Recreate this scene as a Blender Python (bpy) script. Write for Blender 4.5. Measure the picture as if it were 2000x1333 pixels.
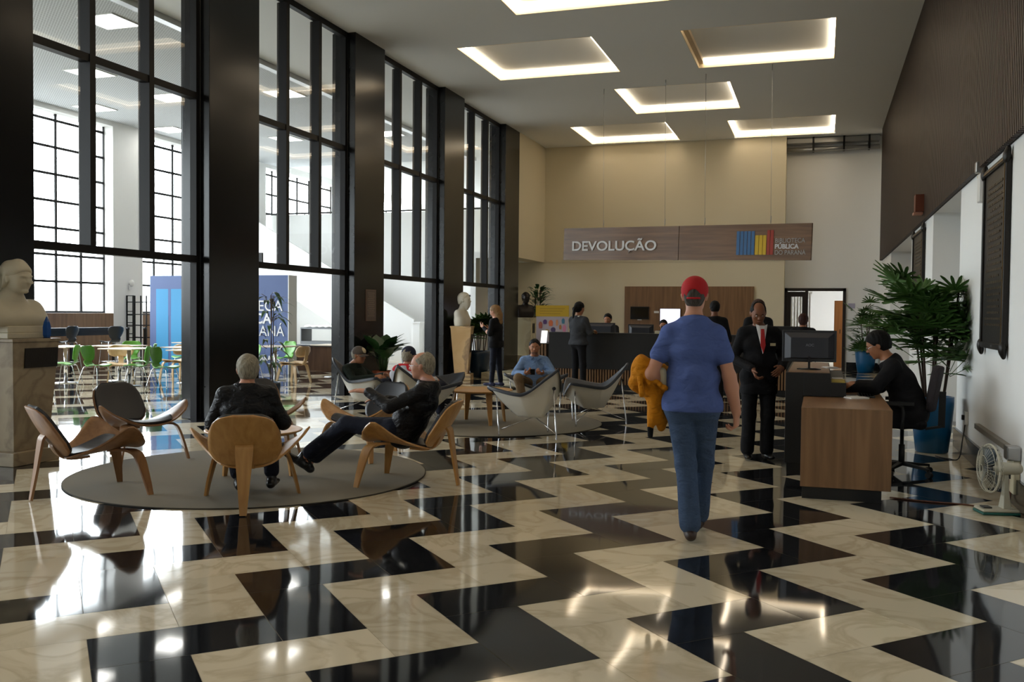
import bpy, bmesh, math, random
import numpy as np
from mathutils import Vector, Matrix, Euler
PI = math.pi
random.seed(7)
rnd = random.Random(11)
for o in list(bpy.data.objects): bpy.data.objects.remove(o)
SC = bpy.context.scene
COL = SC.collection

# ------------------------------------------------------------------ camera
# photo: 2000 x 1333, focal length 1819 px, eye 1.5 m, looking 18.31 deg left of +Y, 1.714 deg down, roll 0.54 deg
FPX, PITCH, ROLL, YAW = 1819.0, math.radians(-1.714), math.radians(0.54), math.radians(-18.31)
_F = Vector((math.sin(YAW)*math.cos(PITCH), math.cos(YAW)*math.cos(PITCH), math.sin(PITCH)))
_R0 = Vector((math.cos(YAW), -math.sin(YAW), 0)); _U0 = _R0.cross(_F)
_R = _R0*math.cos(ROLL) + _U0*math.sin(ROLL); _U = _U0*math.cos(ROLL) - _R0*math.sin(ROLL)
cam_data = bpy.data.cameras.new('camera'); cam = bpy.data.objects.new('camera', cam_data); COL.objects.link(cam)
cam_data.sensor_width = 36.0; cam_data.lens = FPX/2000*36.0; cam_data.clip_start = 0.05; cam_data.clip_end = 300
M = Matrix.Identity(4)
for i in range(3): M[i][0], M[i][1], M[i][2] = _R[i], _U[i], -_F[i]
M[2][3] = 1.5
cam.matrix_world = M
SC.camera = cam

# ------------------------------------------------------------------ world, exposure
SC.view_settings.view_transform = 'Standard'; SC.view_settings.look = 'None'
SC.view_settings.exposure = 0.42; SC.view_settings.gamma = 1.0; SC.view_settings.use_curve_mapping = False
W = bpy.data.worlds.new('overcast_sky'); SC.world = W; W.use_nodes = True
bg = W.node_tree.nodes['Background']; bg.inputs[1].default_value = 12.0
_n = W.node_tree.nodes; _l = W.node_tree.links          # bright overcast above the horizon, duller ground below
_g = _n.new('ShaderNodeTexCoord'); _s = _n.new('ShaderNodeSeparateXYZ'); _r = _n.new('ShaderNodeValToRGB'); _l.new(_g.outputs['Generated'], _s.inputs[0]); _l.new(_s.outputs[2], _r.inputs[0])
_r.color_ramp.elements[0].position = 0.0; _r.color_ramp.elements[0].color = (0.24, 0.25, 0.25, 1); _r.color_ramp.elements[1].position = 0.02; _r.color_ramp.elements[1].color = (0.88, 0.95, 1.0, 1); _l.new(_r.outputs[0], bg.inputs[0])
SC.cycles.max_bounces = 8; SC.cycles.diffuse_bounces = 5; SC.cycles.glossy_bounces = 4
SC.cycles.transmission_bounces = 6; SC.cycles.transparent_max_bounces = 24
SC.cycles.caustics_reflective = False; SC.cycles.caustics_refractive = False
SC.cycles.sample_clamp_indirect = 6.0; SC.cycles.use_denoising = True
def portal(name, loc, rot, sx, sy):
    d = bpy.data.lights.new(name, 'AREA'); d.shape = 'RECTANGLE'; d.size = sx; d.size_y = sy
    o = bpy.data.objects.new(name, d); COL.objects.link(o); o.location = loc; o.rotation_euler = rot
    d.cycles.is_portal = True
    return o
portal('window_portal', (-17.95, 9.0, 3.9), (0, -PI/2, 0), 5.2, 50.0)

# ------------------------------------------------------------------ helpers
def rgb(r, g, b):
    f = lambda c: (c/255/12.92) if c/255 <= 0.04045 else ((c/255+0.055)/1.055)**2.4
    return (f(r), f(g), f(b), 1)
MATS = {}
def mat(name, col, rough=0.5, metal=0.0, spec=0.5, bump=0.0, bscale=60.0, var=0.0, vscale=6.0, coat=0.0, emit=None, estr=0.0, sheen=0.0):
    if name in MATS: return MATS[name]
    m = bpy.data.materials.new(name); m.use_nodes = True; nt = m.node_tree; N = nt.nodes; L = nt.links
    b = N['Principled BSDF']
    b.inputs['Base Color'].default_value = col; b.inputs['Roughness'].default_value = rough; b.inputs['Metallic'].default_value = metal
    b.inputs['Specular IOR Level'].default_value = spec; b.inputs['Coat Weight'].default_value = coat
    b.inputs['Sheen Weight'].default_value = sheen
    tc = N.new('ShaderNodeTexCoord')
    if var > 0:
        n = N.new('ShaderNodeTexNoise'); n.inputs['Scale'].default_value = vscale; n.inputs['Detail'].default_value = 5
        L.new(tc.outputs['Object'], n.inputs['Vector'])
        mx = N.new('ShaderNodeMix'); mx.data_type = 'RGBA'
        mx.inputs[6].default_value = tuple(c*(1-var) for c in col[:3])+(1,); mx.inputs[7].default_value = tuple(min(1, c*(1+var)) for c in col[:3])+(1,)
        L.new(n.outputs[0], mx.inputs[0]); L.new(mx.outputs[2], b.inputs['Base Color'])
    if bump > 0:
        n2 = N.new('ShaderNodeTexNoise'); n2.inputs['Scale'].default_value = bscale; n2.inputs['Detail'].default_value = 4
        L.new(tc.outputs['Object'], n2.inputs['Vector'])
        bp = N.new('ShaderNodeBump'); bp.inputs['Strength'].default_value = bump; bp.inputs['Distance'].default_value = 0.01
        L.new(n2.outputs[0], bp.inputs['Height']); L.new(bp.outputs[0], b.inputs['Normal'])
    if emit: b.inputs['Emission Color'].default_value = emit; b.inputs['Emission Strength'].default_value = estr
    MATS[name] = m
    return m
def ramp(N, pts):
    r = N.new('ShaderNodeValToRGB'); e = r.color_ramp.elements
    while len(e) < len(pts): e.new(0.5)
    for k, (p, c) in enumerate(pts): e[k].position = p; e[k].color = c
    return r
def wood(name, c1, c2, axis=2, scale=1.0, rough=0.45, stretch=14.0):
    """straight grain running along axis: noise stretched along that axis"""
    if name in MATS: return MATS[name]
    m = bpy.data.materials.new(name); m.use_nodes = True; N = m.node_tree.nodes; L = m.node_tree.links; b = N['Principled BSDF']
    tc = N.new('ShaderNodeTexCoord'); mp = N.new('ShaderNodeMapping'); s = [stretch*scale]*3; s[axis] = 0.9*scale
    mp.inputs['Scale'].default_value = s
    L.new(tc.outputs['Object'], mp.inputs['Vector'])
    n = N.new('ShaderNodeTexNoise'); n.inputs['Scale'].default_value = 1.0; n.inputs['Detail'].default_value = 6; n.inputs['Distortion'].default_value = 0.6
    L.new(mp.outputs[0], n.inputs['Vector'])
    r = ramp(N, [(0.3, c1), (0.7, c2)]); L.new(n.outputs[0], r.inputs[0]); L.new(r.outputs[0], b.inputs['Base Color'])
    b.inputs['Roughness'].default_value = rough
    bp = N.new('ShaderNodeBump'); bp.inputs['Strength'].default_value = 0.08; bp.inputs['Distance'].default_value = 0.003
    L.new(n.outputs[0], bp.inputs['Height']); L.new(bp.outputs[0], b.inputs['Normal'])
    MATS[name] = m
    return m
def tag(o, label=None, cat=None, group=None, kind=None):
    if label: o['label'] = label
    if cat: o['category'] = cat
    if group: o['group'] = group
    if kind: o['kind'] = kind
    return o
def empty(name, loc=(0, 0, 0), rz=0.0, label=None, cat=None, group=None, kind=None):
    o = bpy.data.objects.new(name, None); COL.objects.link(o); o.location = loc; o.rotation_euler = (0, 0, rz)
    o.empty_display_size = 0.1
    return tag(o, label, cat, group, kind)
def children(o): return [c for c in COL.objects if c.parent == o]
def copy_tree(o, parent=None):
    c = o.copy(); COL.objects.link(c); c.parent = parent
    for ch in children(o): copy_tree(ch, c)
    return c
class MB:
    def __init__(s): s.v = []; s.f = []; s.mi = []; s.sm = []; s.T = Matrix.Identity(4); s.cm = 0; s.smooth = False
    def V(s, p): s.v.append(tuple(s.T @ Vector(p))); return len(s.v)-1
    def F(s, idx, sm=None): s.f.append(tuple(idx)); s.mi.append(s.cm); s.sm.append(s.smooth if sm is None else sm)
    def box(s, x0, y0, z0, x1, y1, z1):
        i = [s.V(p) for p in ((x0,y0,z0),(x1,y0,z0),(x1,y1,z0),(x0,y1,z0),(x0,y0,z1),(x1,y0,z1),(x1,y1,z1),(x0,y1,z1))]
        for q in ((0,3,2,1),(4,5,6,7),(0,1,5,4),(1,2,6,5),(2,3,7,6),(3,0,4,7)): s.F([i[k] for k in q], False)
        return s
    def cbox(s, c, d):
        return s.box(c[0]-d[0]/2, c[1]-d[1]/2, c[2]-d[2]/2, c[0]+d[0]/2, c[1]+d[1]/2, c[2]+d[2]/2)
    def quad(s, a, b, c, d): s.F([s.V(a), s.V(b), s.V(c), s.V(d)]); return s
    def rings(s, rings, closed=True, cap=True, sm=True):
        """loft a list of rings (each a list of points)"""
        ids = [[s.V(p) for p in r] for r in rings]; n = len(ids[0])
        for a, b in zip(ids[:-1], ids[1:]):
            for k in range(n if closed else n-1):
                k2 = (k+1) % n; s.F((a[k], a[k2], b[k2], b[k]), sm)
        if cap and closed: s.F(ids[0][::-1], False); s.F(ids[-1], False)
        return s
    def tube(s, pts, r, n=10, cap=True):
        pts = [Vector(p) for p in pts]; rs = r if isinstance(r, (list, tuple)) else [r]*len(pts)
        up = None; R = []
        for k, p in enumerate(pts):
            t = (pts[min(k+1, len(pts)-1)]-pts[max(k-1, 0)]).normalized()
            if up is None:
                up = Vector((0, 0, 1)) if abs(t.z) < 0.9 else Vector((1, 0, 0))
            u = (up - t*up.dot(t)).normalized(); w = t.cross(u); up = u
            R.append([p + (u*math.cos(2*PI*j/n) + w*math.sin(2*PI*j/n))*rs[k] for j in range(n)])
        return s.rings(R, True, cap, True)
    def bar(s, a, b, w, h, w2=None, h2=None, up=(0, 0, 1)):
        """rectangular bar from a to b"""
        a, b = Vector(a), Vector(b); t = (b-a).normalized(); u = Vector(up)
        if abs(t.dot(u)) > 0.95: u = Vector((1, 0, 0))
        x = t.cross(u).normalized(); y = x.cross(t)
        w2 = w if w2 is None else w2; h2 = h if h2 is None else h2
        R = []
        for p, ww, hh in ((a, w, h), (b, w2, h2)):
            R.append([p+x*(-ww/2)+y*(-hh/2), p+x*(ww/2)+y*(-hh/2), p+x*(ww/2)+y*(hh/2), p+x*(-ww/2)+y*(hh/2)])
        return s.rings(R, True, True, False)
    def lathe(s, prof, n=24, c=(0, 0, 0), sm=True, cap=True):
        R = [[(c[0]+r*math.cos(2*PI*j/n), c[1]+r*math.sin(2*PI*j/n), c[2]+z) for j in range(n)] for r, z in prof]
        return s.rings(R, True, cap, sm)
    def prism(s, poly, z0, z1, sm=False):
        a = [s.V((x, y, z0)) for x, y in poly]; b = [s.V((x, y, z1)) for x, y in poly]; n = len(poly)
        s.F(a[::-1], False); s.F(b, False)
        for k in range(n): s.F((a[k], a[(k+1) % n], b[(k+1) % n], b[k]), sm)
        return s
    def sheet(s, fn, nu, nv, th=0.0, sm=True):
        """surface fn(u,v)->(point, normal) thickened by th"""
        top = [[None]*(nv+1) for _ in range(nu+1)]; bot = [[None]*(nv+1) for _ in range(nu+1)]
        P = [[Vector(fn(i/nu, j/nv)) for j in range(nv+1)] for i in range(nu+1)]
        for i in range(nu+1):
            for j in range(nv+1):
                du = P[min(i+1, nu)][j]-P[max(i-1, 0)][j]; dv = P[i][min(j+1, nv)]-P[i][max(j-1, 0)]
                n = du.cross(dv)
                n = n.normalized() if n.length > 1e-9 else Vector((0, 0, 1))
                top[i][j] = s.V(P[i][j]+n*th/2); bot[i][j] = s.V(P[i][j]-n*th/2)
        for i in range(nu):
            for j in range(nv):
                s.F((top[i][j], top[i+1][j], top[i+1][j+1], top[i][j+1]), sm); s.F((bot[i][j], bot[i][j+1], bot[i+1][j+1], bot[i+1][j]), sm)
        for i in range(nu):
            s.F((top[i][0], bot[i][0], bot[i+1][0], top[i+1][0]), False); s.F((top[i][nv], top[i+1][nv], bot[i+1][nv], bot[i][nv]), False)
        for j in range(nv):
            s.F((top[0][j], top[0][j+1], bot[0][j+1], bot[0][j]), False); s.F((top[nu][j], bot[nu][j], bot[nu][j+1], top[nu][j+1]), False)
        return s
    def build(s, name, mats, parent=None, bevel=0.0, subsurf=0, loc=None, rot=None, bseg=2):
        me = bpy.data.meshes.new(name); me.from_pydata(s.v, [], s.f)
        if not isinstance(mats, (list, tuple)): mats = [mats]
        for m in mats: me.materials.append(m)
        me.polygons.foreach_set('material_index', s.mi); me.polygons.foreach_set('use_smooth', s.sm); me.update()
        o = bpy.data.objects.new(name, me); COL.objects.link(o)
        if parent is not None: o.parent = parent
        if loc is not None: o.location = loc
        if rot is not None: o.rotation_euler = rot
        if bevel > 0:
            b = o.modifiers.new('bevel', 'BEVEL'); b.width = bevel; b.segments = bseg; b.limit_method = 'ANGLE'; b.angle_limit = math.radians(50)
        if subsurf: 
            q = o.modifiers.new('sub', 'SUBSURF'); q.levels = q.render_levels = subsurf
        return o
def text(name, body, size, m, loc, rot, parent=None, ext=0.004, bold=0.0, align='LEFT', sx=1.0):
    """writing: real raised letters, turned into a mesh"""
    cu = bpy.data.curves.new(name, 'FONT'); cu.body = body; cu.size = size; cu.extrude = ext; cu.offset = bold; cu.align_x = align
    t = bpy.data.objects.new(name+'_curve', cu); COL.objects.link(t)
    dg = bpy.context.evaluated_depsgraph_get(); me = bpy.data.meshes.new_from_object(t.evaluated_get(dg))
    bpy.data.objects.remove(t)
    me.materials.clear(); me.materials.append(m)
    o = bpy.data.objects.new(name, me); COL.objects.link(o); o.location = loc; o.rotation_euler = rot; o.scale = (sx, 1, 1)
    if parent is not None: o.parent = parent
    return o
# ------------------------------------------------------------------ materials of the setting
CEIL_Z = 6.45
def marble_mat(name, base, dark, rough, vein, wav=0.0025):
    m = bpy.data.materials.new(name); m.use_nodes = True; N = m.node_tree.nodes; L = m.node_tree.links; b = N['Principled BSDF']
    tc = N.new('ShaderNodeTexCoord'); at_ = N.new('ShaderNodeAttribute'); at_.attribute_name = 'tile'
    sc = N.new('ShaderNodeVectorMath'); sc.operation = 'SCALE'; sc.inputs['Scale'].default_value = 37.0; L.new(at_.outputs['Color'], sc.inputs[0])
    ad = N.new('ShaderNodeVectorMath'); L.new(tc.outputs['Object'], ad.inputs[0]); L.new(sc.outputs[0], ad.inputs[1])
    n = N.new('ShaderNodeTexNoise'); n.inputs['Scale'].default_value = 1.8; n.inputs['Detail'].default_value = 8; n.inputs['Distortion'].default_value = 1.6
    L.new(ad.outputs[0], n.inputs['Vector'])
    r = ramp(N, [(0.42, base), (0.5, dark), (0.56, base)]) if vein else ramp(N, [(0.3, base), (0.8, dark)])
    L.new(n.outputs[0], r.inputs[0])
    hs = N.new('ShaderNodeHueSaturation'); L.new(r.outputs[0], hs.inputs['Color'])
    mr = N.new('ShaderNodeMapRange'); mr.inputs[3].default_value = 0.86; mr.inputs[4].default_value = 1.08
    sp = N.new('ShaderNodeSeparateColor'); L.new(at_.outputs['Color'], sp.inputs[0]); L.new(sp.outputs[0], mr.inputs[0]); L.new(mr.outputs[0], hs.inputs['Value'])
    L.new(hs.outputs[0], b.inputs['Base Color']); b.inputs['Roughness'].default_value = rough
    nb = N.new('ShaderNodeTexNoise'); nb.inputs['Scale'].default_value = 1.3; nb.inputs['Detail'].default_value = 1
    L.new(ad.outputs[0], nb.inputs['Vector'])
    bp = N.new('ShaderNodeBump'); bp.inputs['Strength'].default_value = 1.0; bp.inputs['Distance'].default_value = wav
    L.new(nb.outputs[0], bp.inputs['Height']); L.new(bp.outputs[0], b.inputs['Normal'])
    return m
M_TW = marble_mat('white_marble', rgb(216,204,178), rgb(198,184,156), 0.06, True)
M_TB = marble_mat('black_granite', rgb(24,25,28), rgb(36,37,40), 0.05, False)
M_WALL = mat('white_paint', rgb(238,239,238), 0.75, bump=0.03, bscale=90)
M_CREAM = mat('cream_paint', rgb(218,208,182), 0.75, bump=0.03, bscale=90)
M_CEIL = mat('ceiling_paint', rgb(234,235,234), 0.8)
M_BLACKSTONE = mat('black_granite_cladding', rgb(24,25,27), 0.2, spec=0.35, var=0.3, vscale=3, bump=0.003, bscale=2.5)
M_FRAME = mat('dark_bronze_metal', rgb(14,12,13), 0.5, spec=0.25)
M_FRAMEG = mat('grey_metal_bead', rgb(92,88,84), 0.4, metal=0.4)
M_SLAT = wood('dark_walnut_slat', rgb(38,24,16), rgb(62,41,28), 2, 1.0, 0.5)
M_SLATB = mat('slat_backing', rgb(18,13,11), 0.9)
M_WOODP = wood('walnut_laminate', rgb(112,82,54), rgb(140,105,72), 2, 1.0, 0.4)
M_WOODH = wood('walnut_laminate_horizontal', rgb(98,70,46), rgb(130,96,66), 0, 1.0, 0.4)
M_BLACK = mat('matt_black', rgb(13,13,14), 0.55)
M_GLOSSBLACK = mat('gloss_black', rgb(12,12,14), 0.12)
M_CHROME = mat('chrome', rgb(210,210,212), 0.12, metal=1.0)
M_STEEL = mat('brushed_steel', rgb(176,176,176), 0.3, metal=1.0)
M_WHITEP = mat('white_plastic', rgb(225,225,222), 0.35)
M_ALU = mat('duct_metal', rgb(150,150,148), 0.35, metal=0.7)
M_LED = mat('led_strip', (1, 1, 1, 1), 0.5, emit=(1.0, 0.84, 0.60, 1), estr=2.8)
M_LEDLENS = mat('led_lens', (1, 1, 1, 1), 0.5, emit=(1.0, 0.84, 0.64, 1), estr=6.0)
M_LEDOFF = mat('led_strip_off', rgb(196,178,150), 0.5)
M_LEDW = mat('led_panel', (1, 1, 1, 1), 0.5, emit=(1.0, 0.97, 0.92, 1), estr=9.0)
def glass_mat(name, tint=(0.97, 0.985, 0.98, 1), refl=1.0, ior=1.45):
    m = bpy.data.materials.new(name); m.use_nodes = True; N = m.node_tree.nodes; L = m.node_tree.links
    for n in list(N): N.remove(n)
    out = N.new('ShaderNodeOutputMaterial'); t = N.new('ShaderNodeBsdfTransparent'); t.inputs[0].default_value = tint
    g = N.new('ShaderNodeBsdfGlossy'); g.inputs['Roughness'].default_value = 0.01
    fr = N.new('ShaderNodeFresnel'); fr.inputs[0].default_value = ior
    mu = N.new('ShaderNodeMath'); mu.operation = 'MULTIPLY'; mu.inputs[1].default_value = refl; L.new(fr.outputs[0], mu.inputs[0])
    mx = N.new('ShaderNodeMixShader'); L.new(mu.outputs[0], mx.inputs[0]); L.new(t.outputs[0], mx.inputs[1]); L.new(g.outputs[0], mx.inputs[2]); L.new(mx.outputs[0], out.inputs[0])
    return m
M_GLASS = glass_mat('window_glass')

def struct(name, mb, m, parent=None, **k):
    o = mb.build(name, m, parent, **k)
    if parent is None: o['kind'] = 'structure'
    return o

# ------------------------------------------------------------------ floor: zigzag of 0.8 x 0.4 m stone tiles at 45 degrees
def build_floor():
    S = 0.797; OX, OY = -2.0096, 5.625
    d1 = (math.cos(math.radians(-45)), math.sin(math.radians(-45))); d2 = (math.cos(math.radians(-135)), math.sin(math.radians(-135)))
    g = 0.0012/S
    X0, X1, Y0, Y1 = -17.9, 2.6, -6.2, 29.4
    v = []; f = []; mi = []; tc = []
    r = random.Random(3)
    def inside(u, w):
        x = OX+S*(u*d1[0]+w*d2[0]); y = OY+S*(u*d1[1]+w*d2[1])
        return X0-0.9 < x < X1+0.9 and Y0-0.9 < y < Y1+0.9
    def clampx(p): return (min(max(p[0], X0), X1), min(max(p[1], Y0), Y1), 0)
    seen = set()
    for k in range(-60, 60):
        for m_ in range(-60, 60):
            for col in (0, 1):                       # black band, then the white band shifted by (.5,-.5)
                for (a, b, c, d) in ((0, .5, -1, 0), (.5, 1.5, -.5, 0)):
                    ox = k + m_*1.0 + col*.5; oy = k - m_*1.0 - col*.5
                    u0, u1, w0, w1 = a+ox, b+ox, c+oy, d+oy
                    if not inside((u0+u1)/2, (w0+w1)/2): continue
                    i = len(v)
                    for (u, w) in ((u0+g, w0+g), (u1-g, w0+g), (u1-g, w1-g), (u0+g, w1-g)):
                        v.append(clampx((OX+S*(u*d1[0]+w*d2[0]), OY+S*(u*d1[1]+w*d2[1]))))
                    A = [Vector(q) for q in v[i:i+4]]
                    f.append((i, i+3, i+2, i+1)); mi.append(1 if col == 0 else 0)
                    t = (r.random(), r.random(), r.random(), 1); tc += [t]*4
    me = bpy.data.meshes.new('floor'); me.from_pydata(v, [], f)
    me.materials.append(M_TW); me.materials.append(M_TB); me.polygons.foreach_set('material_index', mi)
    at_ = me.color_attributes.new('tile', 'FLOAT_COLOR', 'CORNER'); at_.data.foreach_set('color', [c for t in tc for c in t])
    me.update()
    if me.polygons[0].normal.z < 0: me.flip_normals()
    o = bpy.data.objects.new('floor', me); COL.objects.link(o); o['kind'] = 'structure'
    gr = MB().box(X0, Y0, -0.2, X1, Y1, -0.0015); g_ = struct('floor_bed', gr, mat('grout', rgb(150,138,112), 0.7), None); g_['kind'] = 'structure'
build_floor()

# ------------------------------------------------------------------ main ceiling with recessed light frames
HOLES = [(-4.90, 12.35, -2.30, 14.84), (-6.57, 16.35, -3.96, 18.88), (-2.42, 16.45, 0.17, 19.05),
         (-4.42, 20.30, -1.90, 22.95), (-6.42, 24.10, -3.86, 26.65), (-2.36, 24.35, 0.28, 26.78)]
EXTRA = [(-6.57, 8.35, -3.96, 10.88), (-2.42, 8.40, 0.17, 10.95), (-4.6, 3.9, -2.0, 6.4), (-6.5, 0.0, -3.9, 2.5), (-2.42, 0.2, 0.17, 2.7)]
def ceiling_grid(holes, x0, x1, y0, y1, z, th):
    xs = sorted({x0, x1}|{h[0] for h in holes}|{h[2] for h in holes}); ys = sorted({y0, y1}|{h[1] for h in holes}|{h[3] for h in holes})
    mb = MB()
    for xa, xb in zip(xs[:-1], xs[1:]):
        for ya, yb in zip(ys[:-1], ys[1:]):
            cx, cy = (xa+xb)/2, (ya+yb)/2
            if any(h[0] < cx < h[2] and h[1] < cy < h[3] for h in holes): continue
            mb.quad((xa, ya, z), (xa, yb, z), (xb, yb, z), (xb, ya, z))
    mb.box(x0, y0, z+th, x1, y1, z+th+0.1)
    return mb
struct('ceiling', ceiling_grid(HOLES+EXTRA, -8.4, 2.0, -6.2, 28.2, CEIL_Z, 0.3), M_CEIL)
def light_frame(h, off_left, label, grp):
    x0, y0, x1, y1 = h; z = CEIL_Z
    t = empty('ceiling_light', ((x0+x1)/2, (y0+y1)/2, z), 0, label, 'ceiling light' if label else None, grp, None if label else 'structure')
    a, b = (x1-x0)/2-0.001, (y1-y0)/2-0.001
    mb = MB(); e = 0.015
    mb.box(-a, -b, 0, -a+e, b, 0.21); mb.box(a-e, -b, 0, a, b, 0.21); mb.box(-a+e, -b, 0, a-e, -b+e, 0.21); mb.box(-a+e, b-e, 0, a-e, b, 0.21)
    mb.build('frame', mat('light_trough', rgb(240,222,188), 0.6), t)
    w = 0.09; z0, z1 = 0.085, 0.165; q = w+e
    MB().box(-a+e, -b+e, z1, a-e, b-e, z1+0.03).build('centre_panel', M_CEIL, t)
    for (n_, p) in (('l', (-a+e, -b+e, -a+q, b-e)), ('r', (a-q, -b+e, a-e, b-e)), ('f', (-a+q, b-q, a-q, b-e)), ('n', (-a+q, -b+e, a-q, -b+q))):
        off = (n_ == 'l' and off_left)
        mb = MB().box(p[0], p[1], z0, p[2], p[3], z1); mb.mi = [1]+[0]*5      # the lens below is the brightest face
        mb.build('led_strip', [M_LEDOFF, M_LEDOFF] if off else [M_LED, M_LEDLENS], t)
LBL = ['square frame of light nearest the camera, cut by the top of the photo', 'glowing ceiling frame beside the second free-standing pillar, left of the one with a dark side',
       'ceiling light frame whose left side is unlit, near the slatted wall', 'ceiling light frame in the middle, straight above the hanging wires of the sign',
       'ceiling light frame against the back wall, the left one of that pair', 'ceiling light frame against the back wall, the right one of that pair']
for k, h in enumerate(HOLES): light_frame(h, k == 2, LBL[k], 'square ceiling light frames')
for k, h in enumerate(EXTRA): light_frame(h, False, None, None)

# ------------------------------------------------------------------ pillars and the glazed wall between the two halls
PX0, PX1 = -8.36, -7.90      # pillar depth
PY = [-5.85+4.15*k for k in range(8)]      # near faces: ..., 6.60, 10.75, 14.90, 19.05, 23.20
XG = -8.10                   # glass plane
for k, y in enumerate(PY):
    mb = MB().box(PX0, y, 0, PX1, y+1.18, CEIL_Z)
    mb.box(PX0+0.03, y-0.012, 0.0, PX1-0.14, y+1.192, CEIL_Z)   # the slightly proud stone return at the frames
    o = struct('pillar', mb, M_BLACKSTONE, bevel=0.006); 
for k in range(len(PY)-1):
    y0, y1 = PY[k]+1.192, PY[k+1]-0.012
    w = empty('window_%d' % (k+1), (XG, (y0+y1)/2, 0)); w['kind'] = 'structure'
    h = (y1-y0)/2
    fr = MB(); fr.box(-0.05, -h, 0, 0.05, -h+0.07, CEIL_Z); fr.box(-0.05, h-0.07, 0, 0.05, h, CEIL_Z); fr.box(-0.05, -h+0.07, CEIL_Z-0.10, 0.05, h-0.07, CEIL_Z)
    fr.build('window_frame', M_FRAME, w)
    for zt in (2.15, 4.35): MB().box(-0.06, -h+0.07, zt, 0.06, h-0.07, zt+0.09).build('transom', M_FRAME, w)
    for q in (-0.50, 0.50):
        m_ = MB().box(-0.09, q-0.045, 2.24, 0.07, q+0.045, CEIL_Z-0.10); m_.build('mullion', M_FRAME, w)
        MB().box(-0.115, q-0.03, 2.24, -0.092, q+0.03, CEIL_Z-0.10).build('bead', M_FRAMEG, w)
    for (ya, yb) in ((-h+0.07, -0.545), (-0.455, 0.455), (0.545, h-0.07)):
        for (za, zb) in ((2.24, 4.33), (4.42, CEIL_Z-0.10)):
            MB().quad((0, ya, za), (0, yb, za), (0, yb, zb), (0, ya, zb)).build('pane', M_GLASS, w)

# ------------------------------------------------------------------ right wall: white below, dark slats above
XR = 1.52
mb = MB(); niches = [(11.9, 14.7), (18.0, 23.2)]; ys = -6.2
for a, b in niches: mb.box(XR, ys, 0, XR+0.5, a, 3.0); ys = b
mb.box(XR, ys, 0, XR+0.5, 28.2, 3.0); mb.box(XR, -6.2, 3.0, XR+0.5, 28.2, CEIL_Z)
struct('wall_right', mb, M_WALL)
mb = MB()
for a, b in niches:
    mb.box(XR+0.62, a-0.3, 0, XR+0.72, b+0.3, 3.2); mb.box(XR+0.5, a-0.1, 0, XR+0.62, a, 3.2); mb.box(XR+0.5, b, 0, XR+0.62, b+0.1, 3.2); mb.box(XR+0.35, b-1.1, 0, XR+0.62, b-0.9, 3.0); mb.box(XR+0.5, a, 3.0, XR+0.62, b, 3.2)
struct('wall_right_niches', mb, mat('niche_paint', rgb(214,213,210), 0.75))
MB_ = MB(); MB_.box(XR-0.02, -6.2, 2.98, XR, 26.5, CEIL_Z); sb = struct('trim_1', MB_, M_SLATB)
mb = MB(); y = -6.1
while y < 26.45: mb.box(XR-0.065, y, 2.98, XR-0.02, y+0.045, CEIL_Z); y += 0.075
struct('wall_right_slats', mb, M_SLAT)
struct('baseboard_right', MB().box(XR-0.03, -6.2, 0, XR, 11.9, 0.22), M_BLACKSTONE, bevel=0.004)
mb = MB(); ys = 14.7
for a, b in niches[1:]+[(27.4, 0)]: mb.box(XR-0.03, ys, 0, XR, a, 0.22); ys = b
struct('baseboard_right_far', mb, M_BLACKSTONE)

# ------------------------------------------------------------------ back wall
YB = 26.9
mb = MB(); mb.box(-8.4, YB, 3.03, -0.98, YB+0.9, CEIL_Z); mb.box(-9.0, YB+0.02, 0, -0.98, YB+0.9, 3.03)
struct('wall_back', mb, M_CREAM)
mb = MB().box(-0.98, 27.5, 2.28, XR+0.5, 27.8, CEIL_Z); mb.box(0.66, 27.5, 0, XR+0.5, 27.8, 2.28)
struct('wall_back_right', mb, M_WALL)
struct('baseboard_back', MB().box(0.70, 27.47, 0, XR, 27.5, 0.22), M_BLACKSTONE)
mb = MB().box(-8.36, 24.38, 3.03, -7.90, YB+.3, CEIL_Z); struct('wall_left_upper', mb, M_CREAM)
struct('wall_alcove', MB().box(-9.3, 24.38, 0, -9.15, 27.4, 3.2).box(-9.15, 24.38, 3.03, -8.36, 27.5, 3.2), M_WALL)
struct('wall_front', MB().box(-18.2, -6.5, 0, 2.3, -6.2, 6.9), M_WALL)
# ------------------------------------------------------------------ the bright hall beyond the glazing
XH = -17.7; HZ = 6.42
M_HALL = mat('hall_white', rgb(232,232,230), 0.8)
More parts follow.
